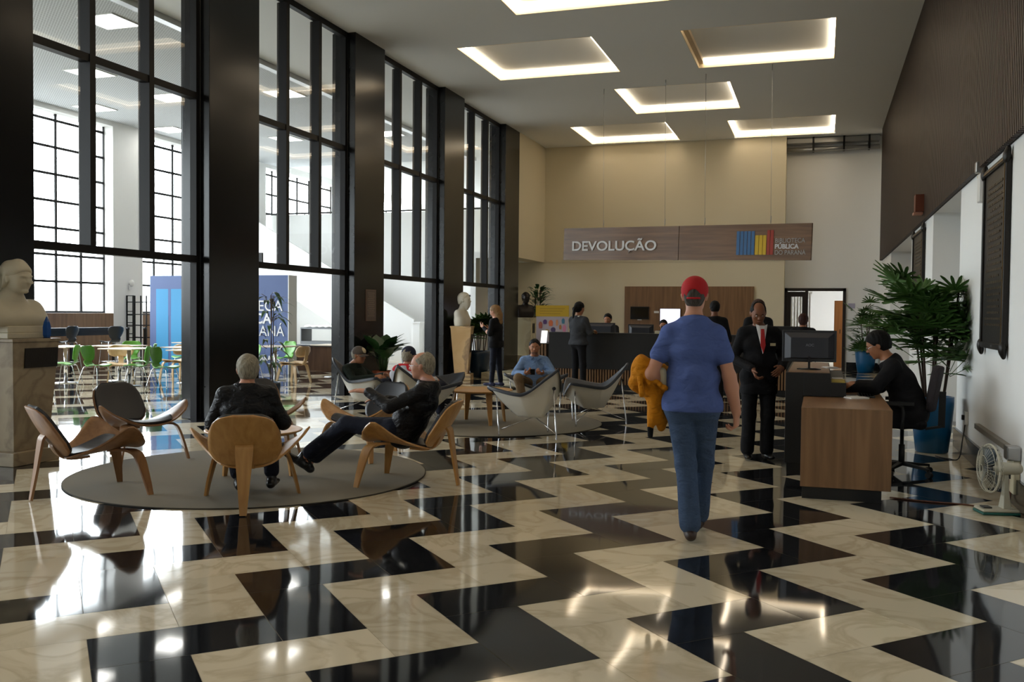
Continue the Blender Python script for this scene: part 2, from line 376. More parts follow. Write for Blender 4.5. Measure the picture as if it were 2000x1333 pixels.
# far wall: columns between tall gridded windows
colsY = [2.0, 8.0, 14.0, 20.02, 26.0, 32.0]
mb = MB()
for y in colsY: mb.box(XH-0.5, y, 0, XH, y+1.12, 6.30)
mb.box(XH-0.5, -6.2, 0, XH, -4.0, HZ); mb.box(XH-0.5, -6.2, 6.30, XH, 40, 6.9); mb.box(XH-0.5, -6.2, -0.2, XH-0.1, 40, 1.40)
struct('wall_left', mb, M_HALL)
ye = [-4.0]+[y for c in colsY for y in (c, c+1.12)]
spans = [(ye[2*k], ye[2*k+1]) for k in range(6)]
for k, (a, b) in enumerate(spans):
    w = empty('window_%d' % (20+k), (XH-0.3, (a+b)/2, 0)); w['kind'] = 'structure'
    h = (b-a)/2; mb = MB()
    n = 6
    for j in range(n+1): q = -h+j*2*h/n; mb.box(-0.02, q-0.028, 1.40, 0.02, q+0.028, 6.30)
    z = 1.42
    for z in [1.42]+[2.18+0.66*j for j in range(7)]: mb.box(-0.018, -h, z-0.030, 0.018, h, z+0.030)
    mb.build('glazing_bars', M_FRAME, w)
    MB().quad((0, -h, 1.4), (0, h, 1.4), (0, h, 6.3), (0, -h, 6.3)).build('pane', M_GLASS, w)
    mw = MB(); mw.box(XH-0.1, a, 0, XH, b, 1.40)
    o = struct('trim_%d' % (20+k), mw, M_WOODP)
# hall ceiling: plain strip by the glazing, metal mesh tiles beyond
mm = bpy.data.materials.new('ceiling_mesh_tiles'); mm.use_nodes = True; N = mm.node_tree.nodes; L = mm.node_tree.links; b = N['Principled BSDF']
tc = N.new('ShaderNodeTexCoord'); mp = N.new('ShaderNodeMapping'); mp.inputs['Scale'].default_value = (15, 15, 1); L.new(tc.outputs['Object'], mp.inputs['Vector'])
br = N.new('ShaderNodeTexBrick'); br.offset = 0.5; br.inputs['Scale'].default_value = 1.0; br.inputs['Brick Width'].default_value = 1.0; br.inputs['Row Height'].default_value = 0.42
br.inputs['Mortar Size'].default_value = 0.13; br.inputs['Mortar Smooth'].default_value = 0.2
br.inputs['Color1'].default_value = rgb(118,122,126); br.inputs['Color2'].default_value = rgb(124,128,132); br.inputs['Mortar'].default_value = rgb(226,229,232)
L.new(mp.outputs[0], br.inputs['Vector']); L.new(br.outputs[0], b.inputs['Base Color']); b.inputs['Roughness'].default_value = 0.9; b.inputs['Specular IOR Level'].default_value = 0.1
mb = MB().box(-18.2, -6.2, HZ, -10.6, 28.0, HZ+0.1); struct('ceiling_hall', mb, mm)
struct('ceiling_hall_strip', MB().box(-10.6, -6.2, HZ+0.03, -8.4, 28.0, HZ+0.13), M_CEIL)
mb = MB().box(-10.68, -6.2, HZ-0.07, -10.52, 28.0, HZ+0.06); struct('trim_2', mb, M_STEEL)
k = 0
PANELS = [(-11.6, 13.05, 'largest bright square ceiling panel at top left of the photo'), (-11.6, 18.5, 'ceiling panel light seen through the upper glass of the second bay'), (-11.4, 23.4, 'ceiling panel light seen through the glass of the third bay'),
  (-14.5, 15.75, 'ceiling panel light in the first bay, straight below the largest one'), (-14.4, 18.1, 'ceiling panel light in the right strip of the first bay, beside the pillar'), (-14.55, 23.3, 'smaller ceiling panel light lower in the second bay'),
  (-16.9, 18.5, 'ceiling panel light close above the gridded windows of the first bay'), (-16.9, 21.3, 'ceiling panel light close above the white hall column'), (-11.6, 7.7, None), (-14.5, 10.4, None), (-14.5, 5.0, None)]
if True:
    for (x, y, lb) in PANELS:
        t = empty('ceiling_panel_light', (x, y, HZ), 0, lb, 'ceiling light' if lb else None, 'square light panels in the mesh ceiling' if lb else None, None if lb else 'structure')
        MB().box(-0.36, -0.36, -0.012, 0.36, 0.36, 0.0).build('panel', M_LEDW, t)
        mb = MB(); mb.box(-0.37, -0.37, -0.02, 0.37, -0.34, 0); mb.box(-0.37, 0.34, -0.02, 0.37, 0.37, 0); mb.box(-0.37, -0.34, -0.02, -0.34, 0.34, 0); mb.box(0.34, -0.34, -0.02, 0.37, 0.34, 0)
        mb.build('frame', M_WHITEP, t)
# far end of the hall: wall, upper floor parapet and stair
YE = 27.4
struct('wall_hall_end', MB().box(-18.2, YE, 0, -9.0, YE+0.2, 4.72), M_HALL)
struct('upper_floor', MB().box(-18.2, YE+0.2, 4.2, -9.0, 40, 4.3), M_HALL)
struct('wall_upper_end', MB().box(-18.2, 40, 4.2, -8.0, 40.2, 8), M_HALL)
struct('wall_upper_side', MB().box(-9.0, YE+0.1, 3.0, -8.8, 40, 8), M_HALL)
struct('ceiling_upper', MB().box(-18.2, 28.0, HZ+0.1, -8.8, 40.2, HZ+0.3), M_HALL)
hr = MB(); hr.box(-18.0, YE-0.02, 4.74, -9.0, YE+0.05, 4.79)
for x in np.arange(-17.9, -9.0, 1.5): hr.box(x-0.015, YE, 4.70, x+0.015, YE+0.03, 4.76)
tag(hr.build('handrail', M_FRAME), 'thin dark handrail along the top of the white upper parapet', 'handrail')
# ------------------------------------------------------------------ carpets
M_OAK = wood('oiled_oak', rgb(172,124,66), rgb(196,150,90), 2, 1.0, 0.38, 18)
M_OAKT = wood('oiled_oak_table', rgb(176,128,70), rgb(200,156,98), 0, 1.0, 0.35, 18)
M_OAKSHADE = wood('shaded_oak_ply', rgb(132,94,62), rgb(158,118,80), 2, 1.0, 0.4, 18)  # the chairs' oak again, browned so the shade is in the colour
M_LEATHER = mat('dark_leather', rgb(36,37,42), 0.38, bump=0.08, bscale=160)
M_RUG = mat('grey_beige_carpet', rgb(128,120,104), 0.95, bump=0.6, bscale=420, var=0.22, vscale=260)
M_RUGE = mat('carpet_edge', rgb(60,56,48), 0.9)
def rug(x, y, r, label):
    t = empty('round_rug', (x, y, 0), 0, label, 'rug', 'round rugs')
    MB().lathe([(r-0.004, 0.0005), (r-0.004, 0.009), (r-0.012, 0.012)], 96).build('pile', M_RUG, t)
    mb = MB(); n = 96
    mb.rings([[((r+a)*math.cos(2*PI*j/n), (r+a)*math.sin(2*PI*j/n), z) for j in range(n)] for a, z in ((-0.004, 0.0005), (0.0, 0.0005), (0.0, 0.010), (-0.004, 0.011))], True, False)
    mb.build('bound_edge', M_RUGE, t)
rug(-4.94, 7.36, 1.59, 'large round grey-beige rug under the wooden shell chairs, the nearer one')
rug(-4.30, 12.00, 1.55, 'round grey rug under the coffee table and white bucket chairs')

def lerp_tab(tab, t):
    for (a, va), (b, vb) in zip(tab[:-1], tab[1:]):
        if t <= b:
            u = (t-a)/(b-a); u = u*u*(3-2*u) if False else u
            return va+(vb-va)*u
    return tab[-1][1]
def ribbon(mb, path, ws, th, wdir):
    """bent plywood: rectangular section of width ws[k] along wdir, thickness th"""
    wd = Vector(wdir).normalized(); P = [Vector(p) for p in path]; R = []
    for k, p in enumerate(P):
        t = (P[min(k+1, len(P)-1)]-P[max(k-1, 0)]).normalized(); n = t.cross(wd).normalized(); w = ws[k]/2; h = th/2
        R.append([p-wd*w-n*h, p+wd*w-n*h, p+wd*w+n*h, p-wd*w+n*h])
    return mb.rings(R, True, True, False)
def smooth_path(P, n=4):
    """Catmull-Rom through P"""
    P = [Vector(p) for p in P]; out = []
    for i in range(len(P)-1):
        p0 = P[max(i-1, 0)]; p1 = P[i]; p2 = P[i+1]; p3 = P[min(i+2, len(P)-1)]
        for k in range(n):
            t = k/n
            out.append(0.5*((2*p1)+(p2-p0)*t+(2*p0-5*p1+4*p2-p3)*t*t+(3*p1-p0-3*p2+p3)*t**3))
    out.append(P[-1]); return out
# ------------------------------------------------------------------ three-legged shell chair (front faces +Y)
SEAT_W = [(0, .13), (.05, .19), (.15, .235), (.3, .29), (.45, .36), (.6, .425), (.72, .455), (.82, .455), (.9, .43), (.96, .37), (1, .24)]
BACK_W = [(0, .10), (.04, .17), (.12, .225), (.3, .262), (.5, .262), (.7, .25), (.85, .222), (.93, .185), (.98, .13), (1, .07)]
def seat_pt(s, t, inset=0.0, lift=0.0):
    w = lerp_tab(SEAT_W, t)-inset; x = s*w; k = abs(x)/0.455
    y = -0.20+0.60*t - 0.10*k*k*t - (0.02 if inset else 0)*t
    z = 0.315+0.085*t**1.2 - 0.035*math.exp(-((t-0.95)/0.12)**2) + 0.20*k**2.3 + lift
    return (x, y, z)
def back_pt(s, t, inset=0.0, lift=0.0):
    w = max(lerp_tab(BACK_W, t)-inset, 0.02); x = s*w; k = abs(x)/0.26
    y = -0.205-0.245*t-0.02*math.sin(PI*t) + 0.055*k*k + lift*0.85
    z = 0.335+0.40*t + lift*0.5
    return (x, y, z)
def make_shell_chair(name, label, grp, wmat):
    t = empty(name, (0, 0, 0), 0, label, 'chair', grp)
    MB().sheet(lambda a, b: seat_pt(2*a-1, b), 22, 22, 0.013).build('seat', wmat, t)
    MB().sheet(lambda a, b: back_pt(2*a-1, b), 18, 20, 0.013).build('backrest', wmat, t)
    def cush(a, b):
        s, tt = 2*a-1, 0.05+0.90*b; p = seat_pt(s*0.56*(1-0.45*max(0, tt-0.7)), tt, 0.0, 0.016+0.012*(1-s*s)); return p
    MB().sheet(cush, 16, 16, 0.018).build('seat_cushion', M_LEATHER, t)
    MB().sheet(lambda a, b: back_pt((2*a-1), 0.03+0.94*b, 0.014, 0.024+0.008*(1-(2*a-1)**2)), 16, 18, 0.02).build('back_cushion', M_LEATHER, t)
    for sx in (-1, 1):
        p = smooth_path([(sx*.365, .370, 0), (sx*.335, .345, .14), (sx*.29, .31, .30), (sx*.262, .27, .352), (sx*.20, .22, .362), (sx*.08, .16, .352)], 4)
        ws = [0.045+0.048*min(1, q.z/0.33) for q in p]; mb = MB()
        P = p; R = []
        ribbon(mb, p, ws, 0.022, (-sx*0.25, 0.97, -0.05)); mb.build('leg', wmat, t, bevel=0.003)
    p = smooth_path([(0, -.425, 0), (0, -.388, .22), (0, -.358, .42), (0, -.342, .485), (0, -.30, .512), (0, -.282, .47), (0, -.262, .40), (0, -.215, .335), (0, -.14, .306), (0, 0, .312)], 4)
    ws = [0.050+0.080*min(1, q.z/0.45) if q.y < -0.30 else 0.115 for q in p]
    ribbon(MB(), p, ws, 0.020, (1, 0, 0)); mb = MB(); ribbon(mb, p, ws, 0.020, (1, 0, 0)); mb.build('leg', wmat, t, bevel=0.003)
    mb = MB(); mb.lathe([(0.012, 0), (0.012, 0.02)], 10, (0, -.335, .475)); mb.build('bracket', M_BLACK, t)
    return t
def place(proto_fn, first, x, y, rz, label):
    o = proto_fn if first else copy_tree(proto_fn)
    o.location = (x, y, 0); o.rotation_euler = (0, 0, rz); o['label'] = label
    return o
def facing(dx, dy): return math.atan2(-dx, dy)     # rotation that turns +Y to (dx,dy)
def place3(o, mid, rear, z=0.012):
    """put the chair by the middle of its front feet and its rear foot"""
    dx, dy = mid[0]-rear[0], mid[1]-rear[1]; rz = facing(dx, dy); n = math.hypot(dx, dy)
    o.location = (rear[0]+dx/n*0.425, rear[1]+dy/n*0.425, z); o.rotation_euler = (0, 0, rz)
G_SH = 'three-legged shell chairs round the nearer rug'
shA = make_shell_chair('shell_chair', 'empty oak shell chair at far left, its back to the camera beside the large bust', G_SH, M_OAKSHADE)
place3(shA, (-5.42, 6.33), (-5.81, 5.67), 0.006)
shB = copy_tree(shA); shB['label'] = 'empty shell chair with dark padded back facing right, in front of the bright doorway'
place3(shB, (-6.15, 7.49), (-6.87, 7.75))
shC = make_shell_chair('shell_chair', 'light oak shell chair seen from behind, under the grey-haired man in leather', G_SH, M_OAK)
place3(shC, (-4.33, 6.45), (-3.96, 5.78), 0.006)
shD = copy_tree(shC); shD['label'] = 'oak shell chair seen from the side, holding the bald man in glasses'
place3(shD, (-3.74, 7.40), (-2.95, 7.47), 0.006)
shE = copy_tree(shA); shE['label'] = 'shell chair behind the grey-haired man, its dark padded back showing beside his head'
place3(shE, (-5.40, 8.25), (-5.92, 8.85))
shF = copy_tree(shC); shF['label'] = 'empty oak shell chair with slate padded back, behind the outstretched legs'
place3(shF, (-4.50, 8.30), (-4.30, 9.05))

# ------------------------------------------------------------------ round coffee tables
def coffee_table(x, y, r, h, label, nleg, a0, lr):
    t = empty('coffee_table', (x, y, 0.012), 0, label, 'table', 'round coffee tables')
    MB().lathe([(r*0.2, h-0.006), (r-0.05, h-0.006), (r-0.004, h+0.012), (r, h+0.022), (r-0.006, h+0.026), (r-0.05, h+0.014), (r*0.2, h+0.010)], 48).build('tabletop', M_OAKT, t)
    for k in range(nleg):
        a = a0+2*PI*k/nleg; c, s = math.cos(a), math.sin(a); mb = MB()
        p = [(lr*c, lr*s, 0), (lr*0.93*c, lr*0.93*s, h*0.5), (lr*0.86*c, lr*0.86*s, h-0.03), (lr*0.80*c, lr*0.80*s, h-0.01), (lr*0.4*c, lr*0.4*s, h-0.008)]
        ribbon(mb, smooth_path(p, 3), [0.045+0.05*min(1, q.z/h) for q in smooth_path(p, 3)], 0.022, (-s, c, 0)); mb.build('leg', M_OAK, t, bevel=0.003)
    return t
coffee_table(-4.72, 7.05, 0.42, 0.42, 'low round wooden table hidden behind the chair of the grey-haired man', 3, 0.9, 0.34)
coffee_table(-4.38, 11.80, 0.47, 0.43, 'round light wood coffee table on the farther rug', 4, 0.78, 0.40)

# ------------------------------------------------------------------ white three-cornered bucket chair with dark upholstery (front faces +Y)
M_SHELLW = mat('white_shell', rgb(224,220,208), 0.3)
M_VINYL = mat('charcoal_vinyl', rgb(44,47,54), 0.4, bump=0.03, bscale=120)
def coc_edge(f):
    a = (f+PI/2) % (2*PI)                        # back corner at f=-90deg
    m = (a % (2*PI/3))-PI/3; q = abs(m)/(PI/3)     # q: 0 half-way along an edge, 1 at a corner
    r = 0.57*(0.5/math.cos(m))**0.80*(1-0.07*q**14)
    back = a < PI/3 or a > 5*PI/3; front = PI*2/3 < a < PI*4/3
    zc = 0.84 if back else 0.60; mid = 0.40 if front else 0.53
    z = mid+(zc-mid)*q**1.8
    return Vector((r*math.cos(f)*1.0, r*math.sin(f)*(0.95 if back else 1.0)+0.04, z))
def coc(f, rho, off=0.0, pw=2.2, zc=0.325):
    e = coc_edge(f); c = Vector((0, 0.0, zc))
    x = c.x+(e.x-c.x)*rho**0.9; y = c.y+(e.y-c.y)*rho**0.9; z = zc+(e.z-zc)*rho**pw
    return Vector((x, y, z+off))
def polar_sheet(mb, fn, nf, nr, sm=True):
    ids = [[mb.V(fn(2*PI*j/nf, k/nr)) for j in range(nf)] for k in range(nr+1)]
    for k in range(nr):
        for j in range(nf):
            j2 = (j+1) % nf; mb.F((ids[k][j], ids[k][j2], ids[k+1][j2], ids[k+1][j]), sm)
    return mb
def make_bucket_chair(label):
    t = empty('bucket_chair', (0, 0, 0), 0, label, 'chair', 'white bucket chairs round the farther rug')
    mb = MB()
    def outer(f, k):
        e = coc_edge(f); base = Vector((e.x*0.36, e.y*0.36, 0.235)); 
        if k < 0.25: return base*(k/0.25)+Vector((0, 0, 0.235))*(1-k/0.25)
        u = (k-0.25)/0.75; p = base.lerp(e, u); bul = math.sin(PI*u)*0.018
        return p+Vector((math.cos(f)*bul, math.sin(f)*bul, -bul*0.6))
    polar_sheet(mb, outer, 72, 16); mb.build('shell', M_SHELLW, t)
    mb = MB()
    def inner(f, k):
        if k <= 0.8: return coc(f, k/0.8*0.985, 0.035*(1-(k/0.8)**6)+0.012)
        u = (k-0.8)/0.2; e = coc_edge(f); out = Vector((math.cos(f), math.sin(f), 0))
        a = u*PI*0.9
        return e*0.0+coc(f, 0.985, 0.012)+(e-coc(f, 0.985, 0.0))*1.0*u + out*0.030*math.sin(a*.75) + Vector((0, 0, 0.022*math.sin(a*0.6)-0.065*u*u))
    polar_sheet(mb, inner, 72, 24); mb.build('upholstery', M_VINYL, t)
    e = [coc_edge(-PI/2), coc_edge(PI/6), coc_edge(5*PI/6)]
    for k, q in enumerate(e):
        d = Vector((q.x, q.y, 0)).normalized(); at_ = Vector((q.x*0.84, q.y*0.84, q.z*0.86-0.03)) if k else Vector((q.x, q.y*0.86, q.z*0.72))
        foot = Vector((d.x*0.43, d.y*0.43, 0)) if k else Vector((0, -0.47, 0))
        mb = MB(); mb.tube([foot, foot+Vector((0, 0, 0.012)), at_], [0.010, 0.010, 0.008], 8)
        mb.tube([foot*0.96+Vector((0, 0, 0.075)), Vector((d.x*0.03, d.y*0.03, 0.225))], 0.005, 6)
        mb.build('leg', M_CHROME, t)
    q = e[0]; mb = MB(); mb.T = Matrix.Translation((q.x, q.y*0.86-0.008, q.z*0.72)) @ Matrix.Rotation(PI/2-0.3, 4, 'X')
    mb.lathe([(0.02, -0.01), (0.02, 0.012), (0.012, 0.016)], 16); mb.build('button', M_BLACK, t)
    return t
def put(o, x, y, rz, label=None, z=0.0):
    o.location = (x, y, z); o.rotation_euler = (0, 0, rz)
    if label: o['label'] = label
    return o
bkt = make_bucket_chair('large white bucket chair turned away from the camera, in front of the man in denim')
put(bkt, -3.27, 10.78, facing(-0.75, 0.62), None, 0.012)
put(copy_tree(bkt), -2.92, 12.30, facing(-0.92, -0.30), 'grey and white bucket chair at right, empty, facing left beside the counter', 0.0)
put(copy_tree(bkt), -6.16, 11.95, facing(0.85, 0.15), 'bucket chair at left holding the man in the two-tone cap', 0.0)
put(copy_tree(bkt), -4.88, 10.92, facing(0.12, 0.98), 'white bucket chair holding the man in the red collar and blue cap', 0.012)
put(copy_tree(bkt), -4.12, 13.62, facing(0.30, -0.95), 'bucket chair under the young man in the denim shirt', 0.0)
put(copy_tree(bkt), -5.35, 12.45, facing(1.0, -0.05), 'empty dark bucket chair seat pointing right behind the bald man in glasses', 0.012)

# ------------------------------------------------------------------ the cafe in the bright hall
M_GREEN = mat('green_lacquer', rgb(96,158,58), 0.35)
M_NAVY = mat('black_lacquer', rgb(34,36,44), 0.4)
M_TTOP = wood('pale_laminate', rgb(206,188,166), rgb(222,206,186), 0, 1.0, 0.35)
def shell7(s, t):
    """one-piece seat and back with a waist: t 0 front edge .. 1 top edge"""
    w = lerp_tab([(0, .14), (.05, .19), (.2, .215), (.38, .20), (.52, .12), (.60, .115), (.72, .17), (.84, .20), (.94, .19), (1, .13)], t)
    y = lerp_tab([(0, .23), (.05, .22), (.25, .10), (.42, -.04), (.50, -.12), (.56, -.165), (.65, -.19), (.8, -.215), (1, -.235)], t)
    z = lerp_tab([(0, .425), (.05, .44), (.25, .445), (.42, .435), (.50, .44), (.56, .48), (.65, .56), (.8, .68), (1, .81)], t)
    k = s*s
    return (s*w, y+(0.05*k if t > .62 else 0.0), z+(0.02*k if t < .4 else 0))
def make_cafe_chair(name, label, grp, m, h=0.0, legm=None):
    t = empty(name, (0, 0, 0), 0, label, 'chair' if h == 0 else 'stool', grp)
    mb = MB(); mb.T = Matrix.Translation((0, 0, h)); mb.sheet(lambda a, b: shell7(2*a-1, b), 10, 30, 0.011); mb.build('seat_shell', m, t)
    lm = legm or M_CHROME; zz = 0.425+h
    for sx in (-1, 1):
        for sy in (-1, 1):
            mb = MB(); f = 0.235 if h == 0 else 0.22
            mb.tube(smooth_path([(sx*f, sy*0.225-0.02, 0), (sx*0.17, sy*0.15+0.0, zz-0.05), (sx*0.13, sy*0.10, zz-0.012), (sx*0.04, sy*0.03, zz-0.012)], 3), 0.008, 6); mb.build('leg', lm, t)
    if h > 0:
        mb = MB(); q = 0.19; z = 0.28
        mb.tube([(-q, -q, z), (q, -q, z), (q, q, z), (-q, q, z), (-q, -q, z)], 0.007, 6); mb.build('footring', lm, t)
    return t
GC = 'green cafe chairs in the bright hall'
gc = make_cafe_chair('cafe_chair', '', GC, M_GREEN)
spots = [(-13.75, 14.30, facing(-1, -.55), 'green cafe chair nearest the large bust, its seat turned to the left'),
 (-12.97, 14.20, facing(.97, .1), 'green cafe chair with its seat to the right, left of the nearest table column'),
 (-12.25, 14.50, facing(-1, -.5), 'green cafe chair with its seat to the left, right of the nearest table column'),
 (-11.50, 14.30, facing(.97, .1), 'green cafe chair with its seat to the right, closest to the second dark pillar'),
 (-12.98, 15.55, facing(-.9, -.7), 'green cafe chair behind the one turned left, half covered by it'),
 (-14.25, 16.65, facing(.6, -.8), 'green cafe chair in the second row behind the plywood chair'),
 (-13.60, 17.60, facing(-.4, -.9), 'green cafe chair close before the blue wall panel'),
 (-12.55, 17.00, facing(-1, .1), 'green cafe chair cut by the second pillar, behind the tables'),
 (-11.75, 15.95, facing(-.8, -.6), 'green cafe chair seat under the rightmost table by the pillar'),
 (-11.05, 16.30, facing(-.35, -.9), 'green cafe chair in the second bay, beside the bamboo leaves'),
 (-11.55, 18.45, facing(-.2, -1), 'smaller green cafe chair in the second bay, against the blue panel')]
for k, (x, y, rz, lb) in enumerate(spots): put(gc if k == 0 else copy_tree(gc), x, y, rz, lb)
st = make_cafe_chair('bar_stool', '', 'black stools at the window bar', M_NAVY, 0.30)
st_proto = st
put(st, -16.45, 17.1, facing(-1, 0), 'black shell stool at the window bar, the left one nearer the bust')
put(copy_tree(st), -15.75, 17.75, facing(-1, .3), 'black shell stool at the right end of the window bar')
def cafe_table(x, y, label, a=0.0, w=0.8):
    t = empty('cafe_table', (x, y, 0), a, label, 'table', 'square cafe tables')
    MB().box(-w/2, -w/2, 0.725, w/2, w/2, 0.745).build('tabletop', M_TTOP, t, bevel=0.004)
    MB().lathe([(0.038, 0.015), (0.038, 0.725)], 20).build('column', M_CHROME, t)
    MB().lathe([(0.23, 0.0), (0.23, 0.008), (0.05, 0.018)], 32).build('base', M_STEEL, t)
cafe_table(-12.85, 14.95, 'cafe table whose chrome column stands nearest, in the first bay')
cafe_table(-14.55, 15.1, 'cafe table left of the nearest one, partly behind the large bust')
cafe_table(-14.0, 16.0, 'cafe table with bright top behind the two leftmost green chairs')
cafe_table(-13.95, 18.5, 'cafe table farthest back, just before the blue panel')
cafe_table(-12.35, 16.1, 'cafe table at the blue panel side, above the pair of green chairs')
cafe_table(-11.35, 15.05, 'cafe table cut by the second pillar on its left side')
cafe_table(-11.15, 17.45, 'cafe table in the second bay beside the bamboo, left of the plywood chair')
cafe_table(-10.55, 18.95, 'cafe table in the second bay behind the plywood chair')
# moulded plywood chairs
M_PLY = wood('birch_ply', rgb(204,170,124), rgb(222,192,150), 2, 1.0, 0.4)
def make_ply_chair():
    t = empty('plywood_chair', (0, 0, 0), 0, '', 'chair', 'moulded plywood chairs')
    def seat(a, b):
        s = 2*a-1; w = lerp_tab([(0, .17), (.08, .23), (.5, .26), (.9, .24), (1, .17)], b); return (s*w, -0.24+0.48*b, 0.40+0.02*b-0.04*math.exp(-((b-1)/.12)**2)+0.03*s*s)
    def back(a, b):
        s = 2*a-1; w = lerp_tab([(0, .13), (.12, .21), (.5, .25), (.88, .22), (1, .14)], b); return (s*w, -0.27-0.05*b+0.06*s*s, 0.55+0.22*b)
    MB().sheet(seat, 12, 12, 0.014).build('seat', M_PLY, t); MB().sheet(back, 12, 8, 0.014).build('backrest', M_PLY, t)
    mb = MB(); ribbon(mb, smooth_path([(0, -.325, .70), (0, -.325, .60), (0, -.30, .48), (0, -.24, .395), (0, -.1, .38), (0, .15, .385)], 4), [0.10]*21, 0.018, (1, 0, 0)); mb.build('spine', M_PLY, t)
    for sy in (-1, 1):
        for sx in (-1, 1):
            mb = MB(); p = smooth_path([(sx*.25, sy*.22+(-.03 if sy < 0 else .03), 0), (sx*.215, sy*.19, .30), (sx*.17, sy*.17, .375), (0, sy*.17, .378)], 4)
            ribbon(mb, p, [0.045+0.03*min(1, q.z/.35) for q in p], 0.018, (0, 1, 0)); mb.build('leg', M_PLY, t)
    return t
pc = make_ply_chair()
put(pc, -10.45, 17.05, facing(-.95, .1), 'pale moulded plywood chair standing alone in the second bay, facing left')
put(copy_tree(pc), -13.35, 15.30, facing(.6, -.7), 'plywood chair behind the green chairs nearest the bust, brown back showing')
put(copy_tree(pc), -13.15, 16.75, facing(-.9, .3), 'plywood chair with long pale arm-like seat, behind the nearest table column')
